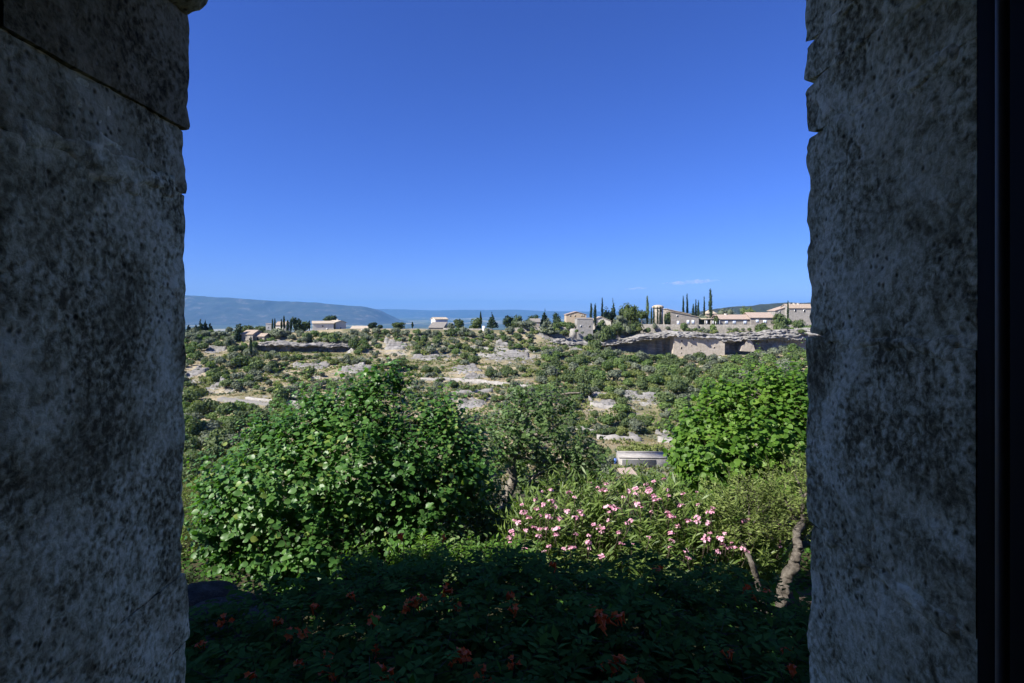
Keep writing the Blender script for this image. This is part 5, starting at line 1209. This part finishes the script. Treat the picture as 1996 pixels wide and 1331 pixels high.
# flower clusters: a few five petalled flowers and buds
def flower_mesh(name, mat, seed, n, R0, petal, tube_len=0.0, spread=1.0):
    g = np.random.default_rng(seed); V = []; Fq = []; Rn = []; off = 0
    for k in range(n):
        c = rdir(1, g)[0] * R0 * g.uniform(0.4, 1.0); c[2] = abs(c[2]) * 0.8
        ax = unit(c + np.array([0, -0.5, 0.4]) * R0 + 0.3 * R0 * rdir(1, g)[0]); u = unit(np.cross(ax, rdir(1, g)[0])); w = np.cross(ax, u); b0 = g.random()
        for p in range(5):
            th = p * 1.2566 + g.normal() * 0.1; d = unit((math.cos(th) * u + math.sin(th) * w) * spread + ax * 0.45)
            v, f, rr = place_leaves(QUAD[0], QUAD[1], (c + ax * tube_len * 0.0)[None], d[None], ax[None], np.array([petal * g.uniform(.85, 1.15)]), np.array([np.clip(b0 * 0.7 + 0.3 * g.random(), 0, 1)]), np.array([petal * 0.85]))
            V.append(v); Fq.append(f + off); Rn.append(rr); off += len(v)
        if tube_len:
            mb = MB(); mb.tube([c - ax * tube_len, c - ax * tube_len * 0.4, c + ax * 0.004], [petal * 0.12, petal * 0.26, petal * 0.42], 6, False); v = mb.v[0]
            V.append(v); Fq.append(mb.f4[0] + off); Rn.append(np.full(len(v), 0.55)); off += len(v)
    return np_mesh(name, np.concatenate(V), np.concatenate(Fq), MT[mat], np.concatenate(Rn))
PINK = [flower_mesh('flower_cluster', 'pink', 60 + i, 9, 0.06, 0.032) for i in range(5)]
g = np.random.default_rng(77)
FP = [(1018, 985), (1022, 1000), (1030, 1012), (1045, 975), (1056, 960), (1060, 985), (1075, 978), (1082, 990), (1040, 1030), (1010, 1020), (998, 1038), (995, 1060), (1002, 1075), (1110, 962), (1120, 970), (1150, 942), (1165, 950), (1180, 946), (1170, 958), (1195, 990), (1130, 1000), (1122, 1010), (1135, 1005),
      (1148, 1045), (1158, 1025), (1172, 1038), (1183, 990), (1188, 1000), (1215, 970), (1225, 960), (1240, 955), (1260, 945), (1275, 940), (1295, 935), (1222, 1020), (1230, 1015), (1265, 1048), (1232, 1062), (1305, 1005), (1312, 1010), (1300, 1000), (1308, 1042), (1320, 1028), (1360, 985), (1385, 1000), (1375, 1055), (1410, 1062), (1415, 1068), (1362, 1072), (1358, 960), (1270, 1000), (1330, 965), (1520, 1022), (1518, 1030), (1545, 1080), (1540, 1140), (1500, 1115), (1250, 990), (1285, 975), (1090, 1012), (1065, 1005), (1205, 1040)]
for q in range(110):
    k = g.integers(len(OLEA)); th = g.uniform(0, 6.28); r_ = g.random() ** 0.5; FP.append((OLEA[k][0] + math.cos(th) * r_ * OLEA[k][3] * 0.95, OLEA[k][1] + math.sin(th) * r_ * OLEA[k][4] * 0.9))
FP = [p for p in FP if p[1] < 1060 + 40 * g.random()]
CE, RE = px_cells(OLEA)
for (a, b) in FP:
    dr = np.array([(a - CX) / F, 1.0, (HZ - b) / F]); best = 7.2                     # where the view line meets the crown
    A = ((dr / RE) ** 2).sum(1); Bq = -2 * (dr * CE / RE ** 2).sum(1); Cq = ((CE / RE) ** 2).sum(1) - 1; D = Bq ** 2 - 4 * A * Cq
    ok = D > 0
    if ok.any(): best = ((-Bq[ok] - np.sqrt(D[ok])) / (2 * A[ok])).min()
    p = Vector(dr) * (best - 0.13); s_ = g.uniform(0.35, 0.75)
    link('flower_cluster', PINK[g.integers(5)], ol, p - ob, (0, 0, g.uniform(0, 6.28)), (s_, s_, s_))
    MB().tube(bez((p - ob)[:], (p - ob + Vector((0, 0.03, -0.12)))[:], (p - ob + Vector((g.normal() * .05, 0.14, -0.3)))[:], 5), [0.004] * 5, 5).obj('flower_stalk', MT['twig'], ol)

# gnarled small tree at the right with fine foliage
GN = [(1440, 985, 6.7, 75, 70, 0.5), (1545, 950, 6.8, 60, 75, 0.5), (1500, 1010, 6.7, 60, 45, 0.4), (1600, 960, 6.8, 60, 80, 0.4), (1400, 1020, 6.7, 40, 40, .3), (1490, 960, 6.9, 60, 45, .4)]
gb = P(1505, 1180, 6.6); gb.z = -3.5
gn = plant('gnarled_tree', 'gnarled small tree with grey trunks and fine pale leaves', 'tree', GN, gb, 'fine', LANCE, 820, 15, 0.26, 0.05, 45, wid=0.26, up=0.3, droop=0, flat_=0.5, stems=0, inner=0.7, back=0.6, twig_r=0.002, bark='bark', twig_up=0.6)
limb(gn, [(1520, 1205, 6.2), (1524, 1165, 6.2), (1530, 1130, 6.2), (1548, 1100, 6.2), (1556, 1070, 6.2), (1552, 1045, 6.3), (1566, 1015, 6.6)], 0.062, 0.04, 'trunk', wob=0.05, seed=11, sides=12)
limb(gn, [(1490, 1205, 6.2), (1484, 1165, 6.2), (1474, 1125, 6.2), (1462, 1090, 6.2), (1440, 1050, 6.6), (1420, 1010, 6.6)], 0.036, 0.02, 'trunk', wob=0.03, seed=12)
limb(gn, [(1556, 1030, 6.6), (1540, 990, 6.6), (1528, 970, 6.6)], 0.035, 0.01, seed=13)
limb(gn, [(1566, 1015, 6.6), (1562, 960, 6.6), (1550, 925, 6.7)], 0.03, 0.006, seed=14); limb(gn, [(1562, 975, 6.6), (1580, 950, 6.6)], 0.02, 0.006, seed=15)
limb(gn, [(1450, 1068, 6.55), (1470, 1020, 6.6), (1480, 980, 6.6)], 0.025, 0.006, seed=16)
limb(gn, [(1440, 1050, 6.6), (1460, 1000, 6.7), (1455, 955, 6.7)], 0.022, 0.006, seed=17)
lg = tag(empty('fallen_log', P(1550, 1172, 6.3)), 'short dark log lying at the foot of the gnarled trunks', 'log')
limb(lg, [(1528, 1176, 6.25), (1550, 1170, 6.3), (1600, 1166, 6.4)], 0.085, 0.09, 'wood', 'twig', seed=18, sides=12)

BR = [(390, 1000, 8.6, 50, 65, 0.5), (420, 960, 8.9, 40, 40, 0.4), (370, 1050, 8.3, 40, 50, 0.4), (340, 1010, 8.6, 50, 70, .5)]
bb = P(385, 1090, 8.5); bb.z = -3.5
plant('broom_bush', 'pale yellow green fine leaved bush beside the left stone jamb', 'bush', BR, bb, 'fine', LANCE, 520, 15, 0.3, 0.055, 46, wid=0.22, up=0.2, droop=-0.3, flat_=0.4, stems=10, stem_r=0.012, twig_up=1.0)
JU = [(374, 1160, 6.6, 22, 42, 0.25), (365, 1190, 6.5, 22, 30, .2)]
jb = P(372, 1200, 6.5); jb.z = -3.5
plant('juniper_bush', 'small dark green juniper next to the left stone jamb', 'bush', JU, jb, 'conifer', LANCE, 260, 14, 0.14, 0.04, 47, wid=0.2, up=0.2, droop=-0.4, flat_=0.4, stems=3, stem_r=0.01, twig_up=1.2)
UG = [(945, 1000, 8.2, 55, 65, 0.4), (960, 1055, 7.6, 60, 45, 0.4), (890, 1075, 6.9, 70, 32, 0.4), (1010, 1020, 8.4, 40, 40, .3), (905, 1030, 8.0, 60, 50, .4)]
ub = P(930, 1100, 7.6); ub.z = -3.5
plant('laurel_bush', 'dark leafy bush in the gap between the big bush and the oleander', 'bush', UG, ub, 'plum', BROAD, 620, 7, 0.3, 0.07, 48, wid=0.7, up=0.5, stems=10, stem_r=0.015)
YS = [(820, 1078, 5.2, 60, 20, .2), (930, 1082, 5.3, 50, 18, .2), (705, 1100, 5.1, 50, 20, .2), (1010, 1085, 5.4, 40, 18, .2)]
yb = P(840, 1150, 5.4); yb.z = -3.5
plant('young_shrub', 'low sunlit bright green shoots at the back edge of the vine', 'bush', YS, yb, 'mulberry', LANCE, 240, 13, 0.22, 0.06, 49, wid=0.4, up=0.6, stems=10, stem_r=0.01)
LV = [(1562, 1255, 4.9, 24, 42, 0.15)]
vb = P(1562, 1310, 4.9)
plant('lavender_bush', 'small silvery bush at the foot of the right stone jamb', 'bush', LV, vb, 'olive', LANCE, 160, 12, 0.14, 0.04, 50, wid=0.16, up=0.2, droop=-0.4, flat_=0.4, stems=4, stem_r=0.008, twig_up=1.1)

# trumpet vine spreading over the low wall below the window
EDGE_Y = 4.35
def hedge_top(x, y):
    q = np.stack([x * 1.6, y * 1.6, 0 * x], 1)
    return -1.73 - 0.075 * (x - 0.15) ** 2 + 0.10 * fbm(q, 3) - 0.55 * sstep(EDGE_Y - 0.5, EDGE_Y + 0.15, y) ** 2 - 0.25 * sstep(2.3, 1.5, y)
g = np.random.default_rng(91)
vr = tag(empty('trumpet_vine', (0, 3, -3.5)), 'dark shaded trumpet vine with orange red flowers below the window', 'vine'); vo = np.array([0, 3, -3.5])
n = 10500; x = g.uniform(-2.75, 2.9, n); y = g.uniform(1.35, EDGE_Y + 0.3, n); dep = g.random(n) ** 1.7 * 0.75 + (y > EDGE_Y - 0.15) * g.random(n) * 1.1
tip = np.stack([x, y, hedge_top(x, y) - dep + 0.05 * g.normal(size=n)], 1)
td = unit(rdir(n, g) * np.array([1, 1, 0.4]) + np.array([0, 0.25, 0.15])); L = g.uniform(0.11, 0.22, n); per = 9
t = np.linspace(0.15, 1, per)[None]; sg = np.where(np.arange(per) % 2 == 0, 1., -1.); sg[-1] = 0
curve = -0.25 * (t ** 2) * L[:, None]
pos = tip[:, None] + td[:, None] * (t * L[:, None])[..., None]; pos[..., 2] += curve
side = unit(np.cross(td, np.array([0, 0, 1.0])))
d = unit(side[:, None] * sg[None, :, None] + td[:, None] * (0.6 + (np.abs(sg) < .5) * 1.0)[None, :, None] + g.normal(size=(n, per, 3)) * 0.12 + np.array([0, 0, -0.25]))
nr = unit(np.array([0, 0, 1.0]) + 0.35 * rdir(n * per, g).reshape(n, per, 3)); s = np.repeat((L * 0.30)[:, None], per, 1) * g.uniform(.8, 1.2, (n, per))
rn = np.clip(np.repeat(g.random((n, 1)), per, 1) * 0.7 + 0.3 * g.random((n, per)), 0, 1)
v, f, rr = place_leaves(LANCE[0], LANCE[1], pos.reshape(-1, 3) - vo, d.reshape(-1, 3), nr.reshape(-1, 3), s.ravel() * 1.25, rn.ravel(), s.ravel() * 0.62)
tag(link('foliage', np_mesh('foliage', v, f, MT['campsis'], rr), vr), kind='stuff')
mb = MB(); a = tip - td * 0.05; b = tip + td * L[:, None]; b[:, 2] -= 0.2 * L; sticks(mb, a - vo, b - vo, 0.0016)
tag(mb.obj('twigs', MT['twig'], vr), kind='stuff')
for k in range(26):
    x0, y0 = g.uniform(-2.4, 2.5), g.uniform(1.8, 4.0); z0 = float(hedge_top(np.array([x0]), np.array([y0]))[0]) - 0.1
    st = np.array([x0 * 0.85 + g.normal() * .2, min(y0 + g.normal() * .3, 4.0), -3.55]); MB().tube(bez(st - vo, np.array([x0, y0, -2.6]) + g.normal(size=3) * .25 - vo, np.array([x0, y0, z0]) - vo, 8), np.linspace(0.022, 0.006, 8), 6).obj('stem', MT['twig'], vr)
ORNG = [flower_mesh('flower', 'orange', 160 + i, 4, 0.045, 0.021, 0.045) for i in range(4)]
CF = [(685, 1165), (612, 1188), (538, 1215), (592, 1240), (565, 1245), (440, 1210), (393, 1260), (725, 1210), (732, 1235), (728, 1272), (735, 1305), (585, 1296), (640, 1300), (650, 1318), (632, 1280), (805, 1180), (820, 1172), (790, 1187), (862, 1165), (868, 1150), (890, 1185), (997, 1168), (1004, 1190), (1157, 1185), (1170, 1205), (1178, 1222), (1160, 1200), (1210, 1205), (1202, 1212), (880, 1285), (890, 1275), (905, 1272), (910, 1285), (1003, 1292), (1190, 1305), (1205, 1300), (1240, 1325), (1215, 1290), (1420, 1278), (1540, 1275), (1548, 1310), (485, 1325), (1080, 1105), (1285, 1115), (786, 1048), (862, 1050), (1500, 1160), (1455, 1150), (1470, 1165), (945, 1320), (760, 1325)]
for (a, b) in CF:
    yy = np.arange(2.0, 5.2, 0.02); hx = (a - CX) / F * yy; ht = hedge_top(hx, yy); rz_ = (HZ - b) / F * yy; hit = np.nonzero(ht >= rz_)[0]
    Y = yy[hit[0]] if len(hit) and yy[hit[0]] < EDGE_Y else EDGE_Y + 0.3
    p = P(a, b, Y - 0.03); s_ = g.uniform(0.8, 1.3)
    link('flower', ORNG[g.integers(4)], vr, p - Vector(vo), (g.uniform(-.3, .3), g.uniform(-.3, .3), g.uniform(0, 6.28)), (s_, s_, s_))
    pv = np.array((p - Vector(vo))[:]); MB().tube(bez(pv, pv + np.array([0, .03, -.06]), pv + np.array([g.normal() * .03, .10, -.28]), 5), [0.003] * 5, 5).obj('flower_stalk', MT['twig'], vr)

# creeping ground cover between the vine and the bushes
g = np.random.default_rng(123); n = 26000; x = np.where(g.random(n) < 0.6, g.uniform(-4.6, 4.6, n), g.uniform(-9, 9, n)); y = g.uniform(4.2, 11.5, n)
pos = np.stack([x, y, ground(x, y) + g.random(n) ** 1.5 * (0.10 + 0.16 * np.clip(vnoise(np.stack([x * 2, y * 2, 0 * x], 1)), 0, 1))], 1)
d = unit(rdir(n, g) * np.array([1, 1, 0.25]) + np.array([0, 0, 0.1])); nr = unit(np.array([0, -0.2, 1.0]) + 0.4 * rdir(n, g)); sz = g.uniform(0.035, 0.085, n)
v, f, rr = place_leaves(QUAD[0], QUAD[1], pos, d, nr, sz, np.clip(0.35 + 0.3 * vnoise(pos * 3) + 0.2 * g.normal(size=n), 0, 1), sz * 0.8)
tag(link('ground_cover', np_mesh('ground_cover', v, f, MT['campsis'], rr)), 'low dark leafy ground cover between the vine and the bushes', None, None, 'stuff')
# rocks and slabs of the garden
def rock_obj(name, px, py, Y, w, d_, h, seed, label, cat='rock', group=None, mat='rock_near', sub=4):
    bm = bmesh.new(); bmesh.ops.create_icosphere(bm, subdivisions=sub, radius=1)
    v = np.array([q.co[:] for q in bm.verts]); v = np.sign(v) * np.abs(v) ** 0.75; v = v * np.array([w, d_, h]) / 2
    n_ = unit(v / np.array([w, d_, h]) ** 2); q = v / max(w, d_, h) * 3 + seed
    v = v + n_ * (0.16 * fbm(q, 4) + 0.05 * np.abs(fbm(q * 3, 3)))[:, None] * min(w, d_, h)
    for k, q in zip(bm.verts, v): k.co = q
    me = bpy.data.meshes.new(name); bm.to_mesh(me); bm.free(); me.materials.append(MT[mat])
    for pg in me.polygons: pg.use_smooth = True
    return tag(link(name, me, loc=P(px, py, Y)), label, cat, group)
rock_obj('boulder', 385, 1265, 5.3, 0.75, 0.8, 1.0, 3.1, 'dark shaded boulder at the foot of the left stone jamb')
rock_obj('stone_slab', 430, 1225, 5.0, 0.75, 0.6, 0.45, 8.4, 'long flat limestone slab on the ground under the big bush', 'stone', 'flat slabs under the big bush')
rock_obj('stone_slab', 505, 1240, 4.9, 0.7, 0.5, 0.4, 12.9, 'flat limestone slab closest to the trumpet vine', 'stone', 'flat slabs under the big bush')
rock_obj('stone_slab', 385, 1195, 5.3, 0.7, 0.5, 0.5, 17.2, 'tilted limestone slab in front of the pale fine leaved bush', 'stone', 'flat slabs under the big bush')
rock_obj('boulder', 365, 1330, 4.6, 0.6, 0.6, 0.8, 23.0, 'low boulder below the dark one at the left jamb')

# ------------------------------------------------------------------ the house one looks out of
hs = tag(empty('stone_house', (0, 1.0, -3.5)), 'stone house whose rough limestone window reveal frames the view', 'house'); ho = Vector((0, 1.0, -3.5))
YI, YO = 0.657, 1.0                                         # inner and outer face of the outside wall
def rounded_stone(name, x0, x1, y0, y1, z0, z1, seed, r=0.018, amp=0.012, res=0.009, mat='reveal', notch=0.0):
    """a dressed block: rounded edges, weathered faces"""
    h = np.array([x1 - x0, y1 - y0, z1 - z0]) / 2; c = np.array([x0 + x1, y0 + y1, z0 + z1]) / 2
    V = []; Fq = []; off = 0
    for ax in range(3):
        u, w = [(1, 2), (2, 0), (0, 1)][ax]; nu, nw = max(3, int(2 * h[u] / res)), max(3, int(2 * h[w] / res))
        nu, nw = min(nu, 60), min(nw, 110)
        for sg in (-1, 1):
            a, b = np.meshgrid(np.linspace(-h[u], h[u], nu), np.linspace(-h[w], h[w], nw)); p = np.zeros((nu * nw, 3))
            p[:, ax] = sg * h[ax]; p[:, u] = a.ravel(); p[:, w] = b.ravel(); V.append(p)
            ii = np.arange(nu * nw).reshape(nw, nu) + off; q = np.stack([ii[:-1, :-1], ii[:-1, 1:], ii[1:, 1:], ii[1:, :-1]], -1).reshape(-1, 4)
            Fq.append(q if sg > 0 else q[:, ::-1]); off += nu * nw
    p = np.concatenate(V); wob = 0.5 + 0.9 * (0.5 + 0.5 * vnoise((p + c) * 14 + seed)); rr = r * wob[:, None]
    q = np.clip(p, -h + rr, h - rr); dd = p - q; ln = np.linalg.norm(dd, axis=1, keepdims=True); nrm = np.where(ln > 1e-9, dd / (ln + 1e-12), 0)
    p = q + nrm * np.minimum(ln, rr)
    W = p + c; n1 = fbm(W * 9 + seed, 3); n2 = fbm(W * 38 + seed, 4, 0.6); pits = np.clip(vnoise(W * 75 + seed) - 0.35, 0, 1)
    p = p + nrm * (amp * n1 + amp * 0.55 * n2 - amp * 1.1 * pits)[:, None]
    if notch:                                             # joints opened by weather at the outer arris only
        ey = np.clip((p[:, 1] - (h[1] - 0.045)) / 0.045, 0, 1) ** 1.4
        p[:, 2] -= np.sign(p[:, 2]) * notch * ey * (0.7 + 0.5 * vnoise(W * 20 + 3)) * (np.abs(p[:, 2]) / h[2]) ** 3
        p[:, 1] += 0.014 * fbm(np.stack([W[:, 0] * 0, W[:, 2] * 22, W[:, 2] * 0 + seed], 1), 3) * np.clip(p[:, 1] / h[1], 0, 1)
    return link(name, np_mesh(name, p + c - np.array(ho[:]), np.concatenate(Fq), MT[mat], None, True), hs)

XL, XR = -0.575, 0.52
# left reveal, courses from the sill up
for k, (z0, z1, dx, dy) in enumerate(((-0.80, -0.580, 0.002, 0.004), (-0.579, -0.460, 0.000, 0.004), (-0.458, 0.205, 0.0, 0.0), (0.206, 0.317, 0.000, -0.002), (0.318, 0.600, 0.006, 0.0))):
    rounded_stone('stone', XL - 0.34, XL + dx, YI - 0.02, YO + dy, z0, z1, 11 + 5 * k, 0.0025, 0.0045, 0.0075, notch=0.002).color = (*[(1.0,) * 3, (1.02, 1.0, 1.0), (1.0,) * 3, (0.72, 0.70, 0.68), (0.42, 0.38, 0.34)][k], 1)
# right reveal
for k, (z0, z1, dx, dy, r_) in enumerate(((-0.80, -0.371, 0.002, 0.0, .012), (-0.370, -0.044, -0.001, 0.0, .014), (-0.043, 0.306, 0.000, 0.0, .02), (0.307, 0.399, 0.0, 0.004, .026), (0.400, 0.468, -0.001, 0.006, .024), (0.469, 0.620, -0.001, 0.01, .028))):
    rounded_stone('stone', XR + dx, XR + 0.34, YI - 0.02, YO + dy, z0, z1, 71 + 7 * k, 0.0025, 0.005, 0.0075, notch=(0.001, 0.003, 0.006, 0.015, 0.014, 0.016)[k])
# mortar behind the joints
rounded_stone('mortar', XL - 0.33, XL - 0.0022, YI - 0.02, YO - 0.008, -0.8, 0.6, 201, 0.003, 0.003, 0.008).color = (1.1, 1.1, 1.1, 1)
rounded_stone('mortar', XR + 0.0025, XR + 0.33, YI - 0.02, YO - 0.045, -0.8, 0.6, 211, 0.003, 0.003, 0.008)
def smear(x, y0, y1, z0, z1, seed, sgn, hgt=0.007, thr=0.0):
    """old mortar smeared over a joint: a thin lumpy skin whose edge sinks into the stone"""
    ny_, nz_ = 70, max(14, int((z1 - z0) / 0.004)); Yg, Zg = np.meshgrid(np.linspace(y0, y1, ny_), np.linspace(z0, z1, nz_)); Yg = Yg.ravel(); Zg = Zg.ravel()
    t = np.abs(Zg - (z0 + z1) / 2) / ((z1 - z0) / 2); q = np.stack([Yg * 22 + seed, Zg * 40, 0 * Yg], 1)
    m_ = sstep(0.0, 0.45, 0.75 - t + 0.6 * fbm(q, 4) - thr) * sstep(0, 0.03, y1 - Yg) * sstep(0, 0.02, Yg - y0)
    X_ = x + sgn * (-0.009 + m_ * (0.009 + hgt * (0.6 + 0.5 * fbm(q * 2.5, 3)))); ii = np.arange(ny_ * nz_).reshape(nz_, ny_)
    f = np.stack([ii[:-1, :-1], ii[:-1, 1:], ii[1:, 1:], ii[1:, :-1]], -1).reshape(-1, 4)
    o = link('mortar', np_mesh('mortar', np.stack([X_, Yg, Zg], 1) - np.array(ho[:]), f if sgn > 0 else f[:, ::-1], MT['reveal'], None, True), hs); o.color = (1.12, 1.12, 1.14, 1); return o
smear(XL, YI - 0.004, YO - 0.01, 0.165, 0.255, 3.0, 1); smear(XL, YI - 0.004, YO - 0.02, -0.60, -0.555, 8.0, 1, 0.004, 0.15)
smear(XR, YI - 0.004, YO - 0.05, 0.27, 0.335, 5.0, -1, 0.005, 0.1); smear(XR, YI - 0.004, YO - 0.05, 0.375, 0.425, 6.0, -1, 0.005, 0.1); smear(XR, YI - 0.004, YO - 0.05, 0.45, 0.49, 7.0, -1, 0.005, 0.1)
smear(XR, YI - 0.004, YO - 0.03, -0.075, -0.015, 15.0, -1, 0.005, 0.05); smear(XR, YI - 0.004, YO - 0.03, -0.40, -0.345, 18.0, -1, 0.005, 0.05)
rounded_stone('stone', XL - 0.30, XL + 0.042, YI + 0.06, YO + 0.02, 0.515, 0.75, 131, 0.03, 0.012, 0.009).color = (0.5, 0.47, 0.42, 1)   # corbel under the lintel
rounded_stone('lintel', -0.93, 0.9, YI - 0.02, YO, 0.625, 0.95, 141, 0.02, 0.012, 0.02)
rounded_stone('sill', -0.93, 0.9, YI - 0.04, YO + 0.09, -0.95, -0.81, 151, 0.02, 0.01, 0.015)
def hbox(name, x0, x1, y0, y1, z0, z1, mat): MB().box(x0, x1, y0, y1, z0, z1).obj(name, MT[mat], hs, loc=-ho)
hbox('wall', -23, -9.62, YI - 0.02, YO - 0.01, -3.6, 6.2, 'rubble'); hbox('wall', -23, -9.62, -5.5, YI - 0.03, -3.6, 6.2, 'rubble')  # unseen taller wing, added so its shadow falls on the garden slabs
hbox('wall', -9.31, -0.90, YI - 0.02, YO - 0.01, -3.6, 4.9, 'rubble'); hbox('wall', 0.85, 9, YI - 0.02, YO - 0.01, -3.6, 4.9, 'rubble')
hbox('wall', -0.899, 0.849, YI - 0.02, YO - 0.01, 0.94, 4.9, 'rubble'); hbox('wall', -0.899, 0.849, YI - 0.02, YO - 0.01, -3.6, -0.94, 'rubble')
hbox('wall', -9.31, 9, -5.5, -5.2, -3.6, 4.9, 'rubble'); hbox('wall', -9.615, -9.315, -5.5, YO - 0.01, -3.6, 4.9, 'rubble'); hbox('wall', 9.003, 9.3, -5.5, YO - 0.01, -3.6, 4.9, 'rubble')
hbox('roof', -9.31, 9.6, -5.8, 1.25, 4.903, 5.1, 'tile')
hbox('floor', -3.5, 3.5, -5.19, YI - 0.025, -1.75, -1.6, 'plaster'); hbox('ceiling', -3.5, 3.5, -5.19, YI - 0.025, 1.35, 1.5, 'plaster')
hbox('inner_wall', -3.8, -3.503, -5.19, YI - 0.025, -1.75, 1.5, 'plaster'); hbox('inner_wall', 3.503, 3.8, -5.19, YI - 0.025, -1.75, 1.5, 'plaster')
# window frame and the casement folded back into the room, on the right
wf = empty('window_frame', (0, 0, 0)); wf.parent = hs; wf.location = -ho
x0 = (1876 - CX) / F * 0.655
MB().box(x0, x0 + 0.05, 0.585, 0.634, -0.80, 0.70).obj('frame_post', MT['wood'], wf)
MB().box(-0.66, -0.61, 0.585, 0.634, -0.80, 0.70).obj('frame_post', MT['wood'], wf)
MB().box(-0.66, x0 + 0.05, 0.585, 0.634, 0.703, 0.76).obj('frame_head', MT['wood'], wf); MB().box(-0.66, x0 + 0.05, 0.585, 0.634, -0.86, -0.803).obj('frame_foot', MT['wood'], wf)
cs = empty('casement', (0, 0, 0)); cs.parent = hs; cs.location = -ho
MB().box(0.505, 0.548, 0.10, 0.58, -0.78, 0.68).obj('casement_leaf', MT['wood'], cs)
MB().tube([(0.487, 0.565, z) for z in np.linspace(-0.78, 0.68, 20)], 0.006, 8).obj('edge_bead', MT['wood_edge'], cs, True)

# ------------------------------------------------------------------ a wisp of cloud and the haze over the plain
cm_, nt, bs = new_mat('cloud_vapour'); nt.nodes.remove(bs)
pv = N(nt, 'VolumePrincipled'); pv.inputs['Color'].default_value = (1, 1, 1, 1); pv.inputs['Density'].default_value = 4e-4
nt.links.new(pv.outputs[0], nt.nodes['Material Output'].inputs['Volume'])
def wisp(label, px0, px1, py0, py1, seed, Y=42000, th=5.0):
    g = np.random.default_rng(seed); c = P((px0 + px1) / 2, (py0 + py1) / 2, Y); k = Y / F
    t = np.linspace(0, 1, 26); pts = np.stack([(px0 + (px1 - px0) * t - (px0 + px1) / 2) * k, 400 * g.normal(size=26), ((py0 + py1) / 2 - (py0 + (py1 - py0) * t)) * k + 30 * g.normal(size=26)], 1)
    rad = th * k * np.sin(np.pi * np.clip(t * 0.96 + 0.02, 0, 1)) ** 0.8 * (0.75 + 0.25 * g.random(26)) * (0.5 + 0.5 * t)
    mb = MB(); mb.tube(pts, rad, 12); v = np.concatenate(mb.v); v[:, 2] = v[:, 2] * 0.75; v[:, 1] *= 1.6
    o = link('cloud', np_mesh('cloud', v, [np.concatenate(mb.f4), np.concatenate(mb.f3)], cm_, None, True), loc=c)
    tag(o, label, 'cloud', 'thin clouds above the ridge')
wisp('thin white wisp of cloud above the tallest cypress', 1285, 1405, 554, 545, 3, th=8.0)
wisp('very faint short wisp of cloud above the umbrella pine', 1215, 1262, 563, 561, 5, th=4.0)

hm, nt, bs = new_mat('haze_air'); nt.nodes.remove(bs)
pv = N(nt, 'VolumePrincipled'); pv.inputs['Color'].default_value = (0.18, 0.49, 0.96, 1); pv.inputs['Density'].default_value = 4.6e-5
pv.inputs['Anisotropy'].default_value = 0.0
nt.links.new(pv.outputs[0], nt.nodes['Material Output'].inputs['Volume'])
hz = MB().box(-31000, 31000, -6000, 27500, -262, 440).obj('haze', hm)
tag(hz, 'thin blue haze over the far plain and mountains', kind='stuff')
